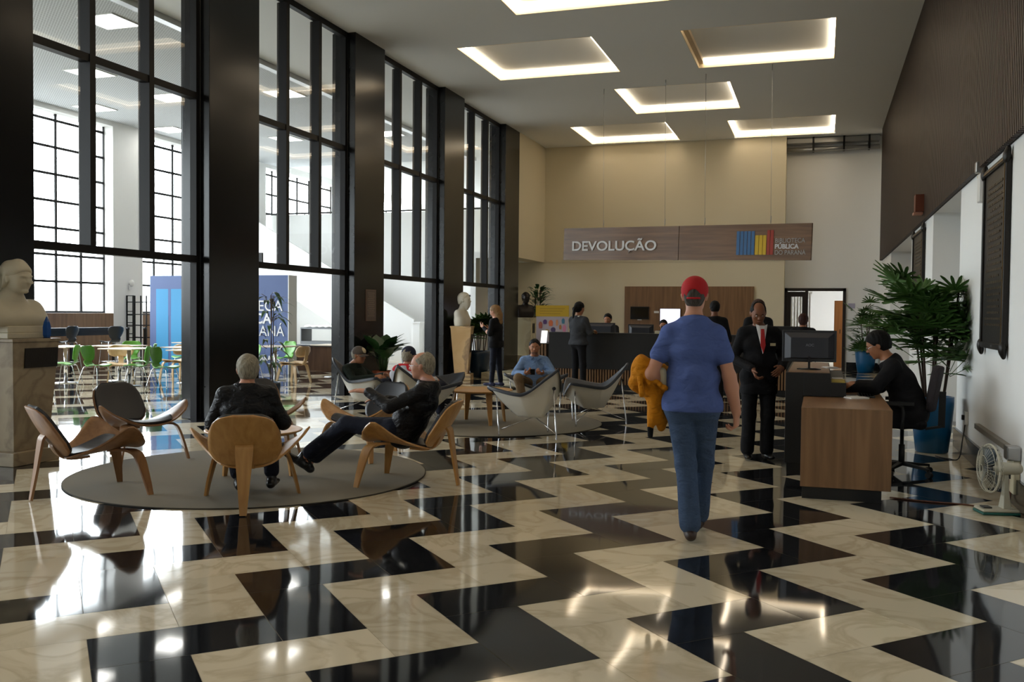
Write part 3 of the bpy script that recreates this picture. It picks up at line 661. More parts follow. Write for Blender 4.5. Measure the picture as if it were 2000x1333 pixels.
# ------------------------------------------------------------------ organic shapes: smooth distance fields turned into meshes
V3 = lambda *a: np.array(a, float)
class Field:
    """union of round cones and ellipsoids, blended, sampled on a grid and skinned (surface nets)"""
    def __init__(s, vox=0.007): s.vox = vox; s.items = []
    def cone(s, a, b, ra, rb=None, k=0.02, op='u'): s.items.append(('c', np.array(a, float), np.array(b, float), ra, ra if rb is None else rb, k, op)); return s
    def chain(s, pts, rs, k=0.02, op='u'):
        for i in range(len(pts)-1): s.cone(pts[i], pts[i+1], rs[i], rs[i+1], k, op)
        return s
    def ell(s, c, r, R=None, k=0.02, op='u'): s.items.append(('e', np.array(c, float), np.array(r, float), np.eye(3) if R is None else np.array(R, float), 0, k, op)); return s
    def cut(s, c, n, k=0.004): s.items.append(('p', np.array(c, float), np.array(n, float)/np.linalg.norm(n), 0, 0, k, 'i')); return s    # keeps the side the normal points away from
    def mesh(s):
        lo = np.full(3, 1e9); hi = -lo
        for it in s.items:
            if it[6] != 'u': continue
            if it[0] == 'c':
                r = max(it[3], it[4]); lo = np.minimum(lo, np.minimum(it[1], it[2])-r); hi = np.maximum(hi, np.maximum(it[1], it[2])+r)
            else:
                r = max(it[2]); lo = np.minimum(lo, it[1]-r); hi = np.maximum(hi, it[1]+r)
        h = s.vox; lo -= 4*h; hi += 4*h; n = np.ceil((hi-lo)/h).astype(int)+1
        f = np.full(tuple(n), 0.2, np.float32)
        ax = [lo[i]+h*np.arange(n[i]) for i in range(3)]
        for it in s.items:
            k = max(it[5], 1e-4); mg = 3*h+k*1.3
            if it[0] == 'c': r = max(it[3], it[4]); a = np.minimum(it[1], it[2])-r-mg; b = np.maximum(it[1], it[2])+r+mg
            elif it[0] == 'e': r = max(it[2]); a = it[1]-r-mg; b = it[1]+r+mg
            else: a, b = lo, hi
            i0 = np.maximum(np.floor((a-lo)/h).astype(int), 0); i1 = np.minimum(np.ceil((b-lo)/h).astype(int)+1, n)
            if (i1 <= i0).any(): continue
            sl = tuple(slice(i0[i], i1[i]) for i in range(3))
            X = ax[0][sl[0]][:, None, None]; Y = ax[1][sl[1]][None, :, None]; Z = ax[2][sl[2]][None, None, :]
            if it[0] == 'c':
                A, B = it[1], it[2]; d = B-A; L2 = max(float(d@d), 1e-12)
                t = np.clip(((X-A[0])*d[0]+(Y-A[1])*d[1]+(Z-A[2])*d[2])/L2, 0, 1)
                D = np.sqrt((X-A[0]-t*d[0])**2+(Y-A[1]-t*d[1])**2+(Z-A[2]-t*d[2])**2)-(it[3]+(it[4]-it[3])*t)
            elif it[0] == 'e':
                R = it[3]; P = [X-it[1][0], Y-it[1][1], Z-it[1][2]]; q = [(P[0]*R[0][j]+P[1]*R[1][j]+P[2]*R[2][j]) for j in range(3)]
                k0 = np.sqrt((q[0]/it[2][0])**2+(q[1]/it[2][1])**2+(q[2]/it[2][2])**2)
                k1 = np.sqrt((q[0]/it[2][0]**2)**2+(q[1]/it[2][1]**2)**2+(q[2]/it[2][2]**2)**2)
                D = k0*(k0-1)/np.maximum(k1, 1e-6)
            else:
                D = (X-it[1][0])*it[2][0]+(Y-it[1][1])*it[2][1]+(Z-it[1][2])*it[2][2]
            F = f[sl]; D = D.astype(np.float32)
            if it[6] == 'u':
                hh = np.clip(k-np.abs(F-D), 0, None)/k; f[sl] = np.minimum(F, D)-hh*hh*k*0.25
            elif it[6] == 's':
                D = -D; hh = np.clip(k-np.abs(F-D), 0, None)/k; f[sl] = np.maximum(F, D)+hh*hh*k*0.25
            else:
                hh = np.clip(k-np.abs(F-D), 0, None)/k; f[sl] = np.maximum(F, D)+hh*hh*k*0.25
        f[0], f[-1] = 0.1, 0.1; f[:, 0], f[:, -1] = 0.1, 0.1; f[:, :, 0], f[:, :, -1] = 0.1, 0.1
        S = f < 0
        c8 = [S[i:S.shape[0]-1+i, j:S.shape[1]-1+j, k:S.shape[2]-1+k] for i in (0, 1) for j in (0, 1) for k in (0, 1)]
        al = c8[0].copy(); an = c8[0].copy()
        for q in c8[1:]: al &= q; an |= q
        act = an & ~al; I = np.argwhere(act); idx = np.full(act.shape, -1, np.int64); idx[act] = np.arange(len(I))
        acc = np.zeros((len(I), 3)); cnt = np.zeros(len(I))
        for d in range(3):
            for u in (0, 1):
                for v in (0, 1):
                    o = [0, 0, 0]; e = [(d+1) % 3, (d+2) % 3]; o[e[0]] = u; o[e[1]] = v; o2 = list(o); o2[d] = 1
                    fa = f[I[:, 0]+o[0], I[:, 1]+o[1], I[:, 2]+o[2]]; fb = f[I[:, 0]+o2[0], I[:, 1]+o2[1], I[:, 2]+o2[2]]
                    m = (fa < 0) != (fb < 0); t = np.where(m, fa/np.where(m, fa-fb, 1), 0)
                    p = np.tile(np.array(o, float), (len(I), 1)); p[:, d] += t
                    acc[m] += p[m]; cnt[m] += 1
        P = lo+h*(I+acc/cnt[:, None])
        faces = []
        for d in range(3):
            a, b = (d+1) % 3, (d+2) % 3
            sl0 = [slice(None)]*3; sl1 = [slice(None)]*3; sl0[d] = slice(0, -1); sl1[d] = slice(1, None)
            s0, s1 = S[tuple(sl0)], S[tuple(sl1)]; E = np.argwhere(s0 != s1)
            E = E[(E[:, a] > 0) & (E[:, b] > 0)]; 
            ok = (E[:, a] < idx.shape[a]) & (E[:, b] < idx.shape[b]); E = E[ok]
            def g(da, db):
                q = E.copy(); q[:, a] += da; q[:, b] += db; return idx[q[:, 0], q[:, 1], q[:, 2]]
            Q = np.stack([g(-1, -1), g(0, -1), g(0, 0), g(-1, 0)], 1)
            fl = ~s0[E[:, 0], E[:, 1], E[:, 2]]; Q[fl] = Q[fl][:, ::-1]; faces.append(Q)
        Fc = np.concatenate(faces)
        return P, Fc
    def build(s, name, m, parent=None, post=None, smooth=2):
        P, Fc = s.mesh()
        if post: P = post(P)
        me = bpy.data.meshes.new(name); me.vertices.add(len(P)); me.vertices.foreach_set('co', P.ravel().astype(np.float32))
        me.loops.add(Fc.size); me.loops.foreach_set('vertex_index', Fc.ravel().astype(np.int32)); me.polygons.add(len(Fc))
        me.polygons.foreach_set('loop_start', np.arange(0, Fc.size, 4, dtype=np.int32)); me.polygons.foreach_set('loop_total', np.full(len(Fc), 4, np.int32))
        me.polygons.foreach_set('use_smooth', np.ones(len(Fc), bool)); me.update(); me.validate()
        for q in (m if isinstance(m, (list, tuple)) else [m]): me.materials.append(q)
        o = bpy.data.objects.new(name, me); COL.objects.link(o)
        if smooth:
            k = o.modifiers.new('smooth', 'SMOOTH'); k.factor = 0.5; k.iterations = smooth
        if parent is not None: o.parent = parent
        return o
def rotm(yaw=0, pitch=0, roll=0):
    return np.array(Matrix.Rotation(yaw, 3, 'Z') @ Matrix.Rotation(pitch, 3, 'X') @ Matrix.Rotation(roll, 3, 'Y'))
def unit(v): v = np.array(v, float); return v/max(np.linalg.norm(v), 1e-9)

def add_hand(F, w, d, n, curl=0.5, side=1, vox_r=0.0085, spread=0.021, thumb=0.5, L=1.0):
    """palm at wrist w, pointing along d, palm facing n; side=+1 puts the thumb along d x n"""
    d = unit(d); n = np.array(n, float); n = unit(n-d*(n@d)); s = np.cross(d, n)*side
    w = np.array(w, float)
    for q in (-0.028, -0.01, 0.01, 0.028): F.cone(w+d*0.012+s*q*0.55, w+d*0.088*L+s*q, 0.0155, 0.0125, 0.012)
    ln = [0.034, 0.043, 0.046, 0.041]
    for j, q in enumerate((-0.0315, -0.0105, 0.0105, 0.0315)):
        a = w+d*0.090*L+s*q*spread/0.021; l = ln[j]*L
        c1, c2, c3 = curl*0.9, curl*1.9, curl*2.7
        d1 = d*math.cos(c1)+n*math.sin(c1); d2 = d*math.cos(c2)+n*math.sin(c2); d3 = d*math.cos(c3)+n*math.sin(c3)
        b = a+d1*l; c = b+d2*l*0.62; e = c+d3*l*0.45
        F.cone(a, b, vox_r+0.0008, vox_r, 0.004); F.cone(b, c, vox_r, vox_r-0.0006, 0.004); F.cone(c, e, vox_r-0.0006, vox_r-0.0018, 0.004)
    a = w+d*0.026+s*0.028; td = unit(d*0.62+s*0.72*(1-thumb*0.4)+n*thumb*0.75); b = a+td*0.040; td2 = unit(d*0.85+s*0.25+n*thumb*0.7)
    F.cone(a, b, 0.0135, 0.0105, 0.01); F.cone(b, b+td2*0.030, 0.0105, 0.0088, 0.004)
def add_head(F, c, R, sc=1.0, female=False, beard=False):
    """c = centre of the head, R = its rotation (local +Y is where the face looks)"""
    g = lambda x, y, z: c+R@(V3(x, y, z)*sc)
    e = lambda p, r, k=0.02, op='u', R2=None: F.ell(g(*p), np.array(r)*sc, R if R2 is None else R2, k, op)
    e((0, -0.018, 0.032), (0.076, 0.094, 0.086)); e((0, 0.012, 0.0), (0.066, 0.080, 0.088), 0.03)
    jw = 0.046 if female else 0.053
    e((0, 0.030, -0.062), (jw, 0.052, 0.050), 0.03); e((0, 0.060, -0.094), (0.022, 0.018, 0.016), 0.02)
    e((0.034, 0.052, -0.022), (0.026, 0.024, 0.026), 0.02); e((-0.034, 0.052, -0.022), (0.026, 0.024, 0.026), 0.02)
    e((0, 0.074, 0.022), (0.048, 0.016, 0.010), 0.012)
    for sx in (-1, 1): e((sx*0.031, 0.093, 0.004), (0.017, 0.013, 0.011), 0.010, 's')
    F.cone(g(0, 0.080, 0.010), g(0, 0.104, -0.024), 0.0075*sc, 0.0115*sc, 0.008)
    for sx in (-1, 1): e((sx*0.012, 0.094, -0.028), (0.008, 0.010, 0.007), 0.004)
    e((0, 0.083, -0.053), (0.021, 0.010, 0.0055), 0.005); e((0, 0.081, -0.064), (0.018, 0.010, 0.0065), 0.005)
    for sx in (-1, 1):
        e((sx*0.076, -0.008, -0.006), (0.009, 0.019, 0.031), 0.005); e((sx*0.083, -0.012, 0.004), (0.007, 0.017, 0.020), 0.004)
M_EYEW = mat('eye_white', rgb(225,220,214), 0.2); M_EYED = mat('eye_dark', rgb(40,28,20), 0.15); M_LIP = mat('lips', rgb(150,88,78), 0.5)
def fit_head(par, c, R, sc=1.0, brow=None, lip=True):
    """eyes with lids' shade line, brows and lips on the front of the face"""
    g = lambda x, y, z: tuple(c+R@(V3(x, y, z)*sc))
    for sx in (-1, 1):
        mb = MB(); mb.T = Matrix.Translation(g(sx*0.031, 0.0755, 0.004)) @ Matrix(R.tolist()).to_4x4() @ Matrix.Scale(sc, 4)
        mb.lathe([(0.0005, -0.0105), (0.006, -0.008), (0.0098, 0), (0.006, 0.008), (0.0005, 0.0105)], 12)
        mb.cm = 1; mb.T = mb.T @ Matrix.Translation((0, 0.0045, 0)) @ Matrix.Rotation(-PI/2, 4, 'X'); mb.lathe([(0.0052, 0.0), (0.005, 0.0050), (0.0015, 0.0062)], 10)
        mb.build('eye', [M_EYEW, M_EYED], par)
    if brow is not None:
        for sx in (-1, 1):
            mb = MB(); mb.tube([g(sx*0.015, 0.0885, 0.021), g(sx*0.030, 0.087, 0.027), g(sx*0.046, 0.076, 0.022)], [0.0028*sc, 0.0038*sc, 0.002*sc], 6); mb.build('eyebrow', brow, par)
    if lip:
        mb = MB(); mb.tube([g(-0.021, 0.0855, -0.058), g(-0.008, 0.0935, -0.0565), g(0.008, 0.0935, -0.0565), g(0.021, 0.0855, -0.058)], [0.0016*sc, 0.0034*sc, 0.0034*sc, 0.0016*sc], 6); mb.build('lips', M_LIP, par)
def hair_cap(par, c, R, m, sc=1.0, front=0.030, back=-0.055, th=0.008, vox=0.007, bald=0.0, extra=None, name='hair', bump_out=0.0):
    """short hair: a shell over the skull, its hairline falling from the forehead to the nape"""
    F = Field(vox); g = lambda x, y, z: c+R@(V3(x, y, z)*sc)
    F.ell(g(0, -0.020, 0.034+bump_out*0.5), (V3(0.076, 0.094, 0.086)+th+bump_out)*sc, R, 0.01)
    F.ell(g(0, -0.042, -0.005), (V3(0.064, 0.068, 0.085)+th)*sc, R, 0.02)
    for sx in (-1, 1): F.ell(g(sx*0.088, 0.004, -0.020), (0.022, 0.030, 0.036), R, 0.006, 's')
    nrm = unit(V3(0, 0.80, -0.60))                  # hairline plane: high at the brow, low at the nape
    F.cut(g(0, 0.060, front+0.022), R@unit(V3(0, 0.78, -0.62)), 0.008)
    F.cut(g(0, -0.06, back), R@V3(0, 0, -1), 0.008)
    if bald: F.ell(g(0, 0.045, 0.10), V3(bald, bald*1.25, 0.075)*sc, R, 0.01, 's')
    if extra: extra(F, g)
    return F.build(name, m, par, smooth=1, post=folds(0.005, 110, 4, axis=(1, 1, .35)))

def torso(F, J, inf=0.0, fem=False, belly=0.0, k=0.05):
    P, Ch, Nk = J['pel'], J['ch'], J['nk']; SL, SR, HL, HR = J['sl'], J['sr'], J['hl'], J['hr']
    ax = unit(SR-SL); up = unit(Nk-P); fw = unit(np.cross(up, ax)) if True else None
    w = np.linalg.norm(SR-SL)/2
    F.cone(SL*0.92+SR*0.08, SR*0.92+SL*0.08, 0.052+inf, None, k)
    F.cone(SL*0.85+Nk*0.15, Nk+up*0.0, 0.045+inf, 0.056+inf*0.5, k); F.cone(SR*0.85+Nk*0.15, Nk, 0.045+inf, 0.056+inf*0.5, k)
    r = 0.100+inf; cw = w*0.52
    F.cone(Ch-ax*cw, Ch+ax*cw, r, None, k); m = (P*0.55+Ch*0.45); mw = w*(0.36 if fem else 0.42)
    F.cone(m-ax*mw+fw*belly, m+ax*mw+fw*belly, 0.092+inf+belly*0.8, None, k)
    F.cone(P-ax*0.085, P+ax*0.085, 0.103+inf, None, k)
    F.cone(m, P, 0.11+inf+belly*0.5, 0.11+inf, k); F.cone(Ch, m, 0.11+inf, 0.11+inf, k); F.cone(Nk-up*0.03, Ch, 0.085+inf, 0.105+inf, k)
    return fw
def limb(F, a, b, c, r0, r1, r2, k=0.02, bulge=0.0):
    F.cone(a, b, r0, r1, k); F.cone(b, c, r1*1.02, r2, k)
    if bulge: m = b+(c-b)*0.3; F.cone(b, m, r1, r1+bulge, k); F.cone(m, c, r1+bulge, r2, k)
def joints(pose):
    """named joints in the figure's own space, +Y ahead; missing ones are filled in from a relaxed standing figure"""
    J = dict(pel=V3(0, 0, .94), ch=V3(0, -.01, 1.27), nk=V3(0, -.02, 1.44), head=V3(0, .01, 1.62), sl=V3(-.168, -.01, 1.395), sr=V3(.168, -.01, 1.395),
             el=V3(-.24, -.03, 1.11), er=V3(.24, -.03, 1.11), wl=V3(-.25, .06, .86), wr=V3(.25, .06, .86),
             hl=V3(-.095, 0, .90), hr=V3(.095, 0, .90), kl=V3(-.10, .02, .49), kr=V3(.10, .02, .49), al=V3(-.105, -.02, .085), ar=V3(.105, -.02, .085),
             dl=(-.05, .35, -1), dr=(.05, .35, -1), nl=(1, 0, 0), nr=(-1, 0, 0), tl=(-.15, 1, 0), tr=(.15, 1, 0), hy=0.0, hp=0.0, hr_=0.0)
    for k, v in pose.items(): J[k] = v if k in ('hy', 'hp', 'hr_') else np.array(v, float)
    return J
SKINB = dict(bump=0.04, bscale=220)
def cloth(name, col, rough=0.85, bump=0.25, bscale=9.0, var=0.06, vs=300, sheen=0.0):
    if name in MATS: return MATS[name]
    m = mat(name, col, rough, spec=0.25, var=var, vscale=vs, sheen=sheen); N = m.node_tree.nodes; L = m.node_tree.links; b = N['Principled BSDF']
    tc = N.new('ShaderNodeTexCoord'); mp = N.new('ShaderNodeMapping'); mp.inputs['Scale'].default_value = (1, 1, 1.6); L.new(tc.outputs['Object'], mp.inputs['Vector'])
    n = N.new('ShaderNodeTexNoise'); n.inputs['Scale'].default_value = bscale; n.inputs['Detail'].default_value = 3; n.inputs['Distortion'].default_value = 0.4; L.new(mp.outputs[0], n.inputs['Vector'])
    bp = N.new('ShaderNodeBump'); bp.inputs['Strength'].default_value = bump; bp.inputs['Distance'].default_value = 0.05; L.new(n.outputs[0], bp.inputs['Height']); L.new(bp.outputs[0], b.inputs['Normal'])
    return m
def folds(amp, freq, seed=0, zr=None, axis=(0.4, 0.3, 1.0)):
    """push vertices in and out in soft folds; returns a post function"""
    r = np.random.RandomState(seed); W = [(unit(r.normal(size=3)*np.array(axis))*freq*r.uniform(.7, 1.5), r.uniform(0, 6.28)) for _ in range(5)]
    def post(P):
        c = P.mean(0); o = np.zeros(len(P))
        for w, ph in W: o += np.sin(P@w+ph+1.5*np.sin(P@w[::-1]*0.37+ph))
        o = o/len(W)
        d = P-c; d[:, 2] *= 0.15; d /= np.maximum(np.linalg.norm(d, axis=1), 1e-6)[:, None]
        return P+d*(o*amp)[:, None]
    return post
def person(label, loc, rz, pose, skin, top=None, legs=None, shoe=None, vox=0.009, scale=1.0, sleeve='long', belly=0.0, fem=False, curlL=0.5, curlR=0.5,
           hem=None, hemk=0.0, inf=0.014, linf=0.012, lips=True, brow=None, face=True, legflare=0.0, beard=None, sit=False, neckr=0.052, topname='top', nolegs=False, thL=0.5, thR=0.5, collar=None):
    t = empty('person', loc, rz, label, 'person'); t.scale = (scale,)*3
    J = joints(pose); R = rotm(J['hy'], J['hp'], J['hr_']); t_ = t
    F = Field(vox)
    torso(F, J, -0.016, fem, belly*0.7)
    # neck and head
    F.cone(J['nk']-V3(0, 0, .02), J['head']+R@V3(0, -.022, -.05), neckr+0.006, neckr, 0.03)
    add_head(F, J['head'], R, 1.0, fem)
    for a, e, w, d, n, c, sd, th in ((J['sl'], J['el'], J['wl'], J['dl'], J['nl'], curlL, -1, thL), (J['sr'], J['er'], J['wr'], J['dr'], J['nr'], curlR, 1, thR)):
        limb(F, a, e, w, 0.050, 0.040, 0.026, 0.02, 0.004); add_hand(F, w, d, n, c, sd, thumb=th)
    if not nolegs:
        for h, k_, a, to in ((J['hl'], J['kl'], J['al'], J['tl']), (J['hr'], J['kr'], J['ar'], J['tr'])):
            limb(F, h, k_, a, 0.068, 0.042, 0.032, 0.03, 0.0); F.cone(a-unit(to)*0.02-V3(0, 0, .03), a+unit(to)*0.12-V3(0, 0, .045), 0.03, 0.024, 0.02)
    F.build('body', skin, t)
    if face: fit_head(t, J['head'], R, 1.0, brow, lips)
    # top garment
    if top is not None:
        F = Field(vox); fw = torso(F, J, inf*0.55, fem, belly)
        for a, e, w in ((J['sl'], J['el'], J['wl']), (J['sr'], J['er'], J['wr'])):
            if sleeve == 'long': limb(F, a, e, w+(e-w)*0.06, 0.050+inf*0.7, 0.040+inf*0.7, 0.030+inf*0.7, 0.025)
            elif sleeve == 'short': F.cone(a, a+(e-a)*0.52, 0.046+inf*0.5, 0.054+inf*0.9, 0.03)
        if hem is not None and not sit:
            F.cone(J['pel']-V3(.075, 0, hemk), J['pel']+V3(.075, 0, -hemk), 0.108+inf, None, 0.04); F.cut((0, 0, hem), (0, 0, -1))
        if sleeve == 'short':
            for a, e in ((J['sl'], J['el']), (J['sr'], J['er'])): pass
        up = unit(J['nk']-J['ch']); F.cut(J['nk']+up*0.035+fw*0.0, unit(up+fw*0.25), 0.008)
        F.build(topname, top, t, post=folds(0.007, 26, 3))
    if legs is not None and not nolegs:
        F = Field(vox)
        F.cone(J['pel']-V3(.07, 0, 0), J['pel']+V3(.07, 0, 0), 0.098+linf*0.6, None, 0.04)
        for h, k_, a in ((J['hl'], J['kl'], J['al']), (J['hr'], J['kr'], J['ar'])):
            e = a+(k_-a)*(0.17 if sit else 0.06); limb(F, h, k_, e, 0.084+linf, 0.057+linf, 0.047+linf+legflare, 0.03); F.cone(J['pel'], h, 0.092+linf, 0.088+linf, 0.04)
            F.cut(a+unit(a-k_)*0.035, unit(a-k_), 0.004) if False else None
        if not sit: F.cut((0, 0, .052), (0, 0, -1), .003)
        F.build('trousers', legs, t, post=folds(0.005, 24, 5))
    if shoe is not None and not nolegs:
        for a, to in ((J['al'], J['tl']), (J['ar'], J['tr'])):
            F = Field(min(vox, .007)); u = unit(to); dn = V3(0, 0, -1); sdn = unit(dn-u*(dn@u)); s = unit(np.cross(u, sdn)); Rm = np.stack([s, u, -sdn], 1)
            b = a+sdn*0.042
            F.ell(b-u*0.040, (0.037, 0.042, 0.038), Rm, 0.02); F.ell(b+u*0.050, (0.041, 0.090, 0.033), Rm, 0.03); F.ell(b+u*0.125, (0.042, 0.058, 0.026), Rm, 0.02)
            F.cone(a+sdn*0.02, a-sdn*0.03, 0.044, 0.040, 0.02); F.cut(b+sdn*0.040, sdn, 0.003)
            F.build('shoe', shoe, t, smooth=1)
    return t, J, R
SK_FAIR = mat('skin_fair', rgb(196,142,116), 0.5, spec=0.35, **SKINB); SK_TAN = mat('skin_tan', rgb(166,112,80), 0.5, spec=0.35, **SKINB)
SK_BROWN = mat('skin_brown', rgb(118,74,50), 0.5, spec=0.35, **SKINB)
def hairmat(name, col, rough, dark=.45):
    m = mat(name, col, rough, spec=0.2); N = m.node_tree.nodes; L = m.node_tree.links; b = N['Principled BSDF']; tc = N.new('ShaderNodeTexCoord'); mp = N.new('ShaderNodeMapping'); mp.inputs['Scale'].default_value = (170, 170, 16); L.new(tc.outputs['Object'], mp.inputs['Vector'])
    n = N.new('ShaderNodeTexNoise'); n.inputs['Scale'].default_value = 1; n.inputs['Detail'].default_value = 4; n.inputs['Distortion'].default_value = .5; L.new(mp.outputs[0], n.inputs['Vector'])
    r = ramp(N, [(.32, tuple(c*dark for c in col[:3])+(1,)), (.62, tuple(min(1, c*1.15) for c in col[:3])+(1,))]); L.new(n.outputs[0], r.inputs[0]); L.new(r.outputs[0], b.inputs['Base Color'])
    bp = N.new('ShaderNodeBump'); bp.inputs['Strength'].default_value = .9; bp.inputs['Distance'].default_value = .006; L.new(n.outputs[0], bp.inputs['Height']); L.new(bp.outputs[0], b.inputs['Normal']); return m
H_GREY = hairmat('grey_hair', rgb(160,152,134), 0.55); H_BLACK = hairmat('black_hair', rgb(11,9,8), 0.65)
H_BLOND = hairmat('blond_hair', rgb(150,114,74), 0.5); H_DARKGREY = hairmat('dark_grey_hair', rgb(80,74,68), 0.6)
H_BROWN = hairmat('reddish_brown_hair', rgb(58,30,24), 0.5)
C_BLUE = cloth('blue_heather_jersey', rgb(80,98,154), 0.9, 0.7, 7.0, 0.16, 500); C_JEANS = cloth('blue_denim', rgb(66,84,112), 0.9, 0.6, 9.0, 0.22, 90)
C_LEATHER = cloth('black_leather', rgb(19,19,22), 0.5, 0.6, 13.0, 0.1, 30); C_BLACKW = cloth('black_wool', rgb(17,17,20), 0.9, 0.35, 7.0)
C_NAVYD = cloth('dark_navy_denim', rgb(26,30,44), 0.85, 0.5, 9.0); C_DENIM = cloth('denim_shirt_blue', rgb(112,138,176), 0.85, 0.6, 12.0, 0.14, 120)
C_KHAKI = cloth('khaki_cotton', rgb(112,92,68), 0.9, 0.5, 9.0); C_GREYJ = cloth('charcoal_tweed', rgb(56,58,62), 0.9, 0.4, 9.0, 0.2, 200)
C_DKGREEN = cloth('dark_green_knit', rgb(26,34,28), 0.9, 0.4, 10.0); C_REDV = cloth('red_white_jacket', rgb(176,26,34), 0.8, 0.4, 9.0)
S_BLACK = mat('black_shoe_leather', rgb(16,15,16), 0.28); S_BROWN = mat('brown_shoe_leather', rgb(52,36,30), 0.45); S_NAVY = mat('navy_canvas_shoe', rgb(34,40,74), 0.7)

# ---- walking man in the red cap, seen from behind
P1 = dict(pel=(0, 0, .93), ch=(0, .0, 1.27), nk=(0, -.01, 1.455), head=(0.005, .03, 1.625), sl=(-.162, -.015, 1.372), sr=(.162, -.015, 1.372),
          el=(-.265, -.06, 1.11), wl=(-.15, .20, 1.00), dl=(.6, .8, -.1), nl=(.2, 0, -1), er=(.235, -.02, 1.10), wr=(.285, .03, .86), dr=(.02, .12, -1), nr=(-.9, .3, 0),
          hl=(-.085, 0, .89), hr=(.085, 0, .89), kl=(-.035, .03, .50), kr=(.075, .16, .50), al=(.0, -.02, .09), ar=(.045, .34, .09), tl=(-.12, 1, 0), tr=(.08, 1, 0), hp=0.0, hy=-0.05)
t, J, R = person('man in a red cap and blue T-shirt walking away, mustard jacket over his arm', (-0.795, 6.21, 0), 0.10, P1, SK_FAIR, C_BLUE, C_JEANS, S_BROWN,
                 vox=0.0065, sleeve='short', hem=.865, hemk=.05, curlR=1.0, curlL=.7, belly=.018, inf=.012, linf=.010, legflare=.014, brow=None, topname='t_shirt')
hair_cap(t, J['head'], R, H_DARKGREY, back=-.070, th=.001, vox=.006)
def cap_mesh(par, c, R, m, peak=0.09, opening=True, name='cap', pd=1, m2=None):
    F = Field(0.0055); g = lambda x, y, z: c+R@V3(x, y*pd, z)
    F.ell(g(0, -0.012, 0.040), (0.089, 0.107, 0.094), R, 0.01); F.cut(g(0, 0, -0.002 if opening else 0.016), R@unit(V3(0, 0.25 if opening else 0.10*pd, -1)), 0.006)
    if opening: F.ell(g(0, -0.112, 0.010), (0.036, 0.04, 0.030), R, 0.004, 's')
    o = F.build(name, m, par, smooth=1); mb = MB()
    def pk(a, b):
        x = (2*a-1)*0.078; y = 0.080-0.03*(2*a-1)**2+b*peak*(1-0.55*(2*a-1)**2); return tuple(g(x, y, 0.030-0.010*b-0.03*(2*a-1)**2))
    mb.sheet(pk, 12, 6, 0.004); mb.build('peak', m2 or m, o)
    if opening: mb = MB(); mb.sheet(lambda a, b: tuple(g(0.044*(2*a-1), -0.119+0.014*(2*a-1)**2, -0.022+0.012*b)), 8, 2, 0.003); mb.build('strap', m, o)
    return o
cap_mesh(t, J['head'], R, mat('red_twill', rgb(176,14,22), 0.8, bump=0.1, bscale=300), m2=MATS.get('red_twill'))
# the jacket carried over his left forearm: a thing of its own
def draped_jacket():
    root = empty('jacket', (-0.795, 6.21, 0.14), 0.10, 'mustard jacket hanging over the left arm of the man in the red cap', 'jacket')
    m = cloth('mustard_fleece', rgb(196,124,22), 0.95, 0.7, 12.0, 0.1, 60); F = Field(0.007)
    F.cone((-.325, .00, 1.00), (-.215, .17, .98), .075, .07, .04); F.cone((-.33, -.01, 1.04), (-.36, .03, .90), .05, .055, .05); F.cone((-.36, .03, .90), (-.27, .06, .82), .055, .04, .05)
    F.cone((-.25, .06, .96), (-.215, .08, .70), .062, .060, .05); F.cone((-.25, .03, .95), (-.245, .04, .68), .05, .048, .04); F.cone((-.215, .12, .95), (-.20, .13, .66), .05, .04, .04)
    F.cone((-.215, .08, .70), (-.205, .08, .60), .055, .030, .03); F.cone((-.26, .04, .68), (-.275, .04, .60), .040, .020, .02)
    F.cone((-.30, -.05, 1.14), (-.17, .18, 1.035), .052, .040, .02, 's')
    r = random.Random(4)
    for k in range(14):
        u = k/13; x0, y0 = -.345+.15*u, -.02+.15*u; z1 = 1.03-.05*u+r.uniform(-.02, .02); z2 = r.uniform(.64, .80) if u > .35 else r.uniform(.82, .92)
        ox, oy = r.uniform(-.045, .045), r.uniform(-.05, .03); F.cone((x0+ox*.5, y0+oy, z1), (x0+ox+.03, y0+oy*1.2, z2), r.uniform(.012, .022), r.uniform(.016, .028), .012)
    for k in range(7): a = r.uniform(0, 3.1); F.cone((-.36+.03*k, -.06, 1.00-.02*k), (-.33+.03*k, .0, .88+r.uniform(-.03, .03)), .018, .012, .012)
    F.build('cloth_body', m, root, post=folds(0.008, 60, 9, axis=(1, 1, .3)), smooth=1)
    F = Field(0.006); F.cone((-.275, .04, .60), (-.275, .04, .545), .022, .018, .01); F.build('dark_cuff', C_BLACKW, root)
    F = Field(0.006); F.cone((-.20, -.02, .98), (-.19, .0, .90), .030, .026, .02); F.build('pale_lining', mat('cream_lining', rgb(206,196,168), 0.9), root)
draped_jacket()

# ---- standing man in a black suit with a red tie
P2 = dict(pel=(0, 0, .92), ch=(0, .0, 1.25), nk=(0, .0, 1.43), head=(0.03, .055, 1.59), hp=-.38, hy=-.05, sl=(-.175, 0, 1.38), sr=(.175, 0, 1.38),
          el=(-.27, .0, 1.10), wl=(-.20, .20, 1.02), dl=(.5, .6, -.35), nl=(.7, 0, -.5), er=(.27, -.02, 1.10), wr=(.12, .23, 1.00), dr=(-.25, .45, -.85), nr=(-.5, .2, .0),
          kl=(-.10, .02, .49), kr=(.10, .02, .49))
t, J, R = person('man in black suit and red tie standing beside the desk, looking down', (-0.60, 9.98, 0), facing(.30, -.95), P2, SK_BROWN, C_BLACKW, C_BLACKW, S_BLACK,
                 vox=.0075, scale=.955, hem=.72, hemk=.16, inf=.020, linf=.016, brow=H_BLACK, belly=.02, curlL=.5, curlR=.7, topname='suit_jacket', legflare=.01)
hair_cap(t, J['head'], R, H_BLACK, front=.045, back=-.05, bald=.062)
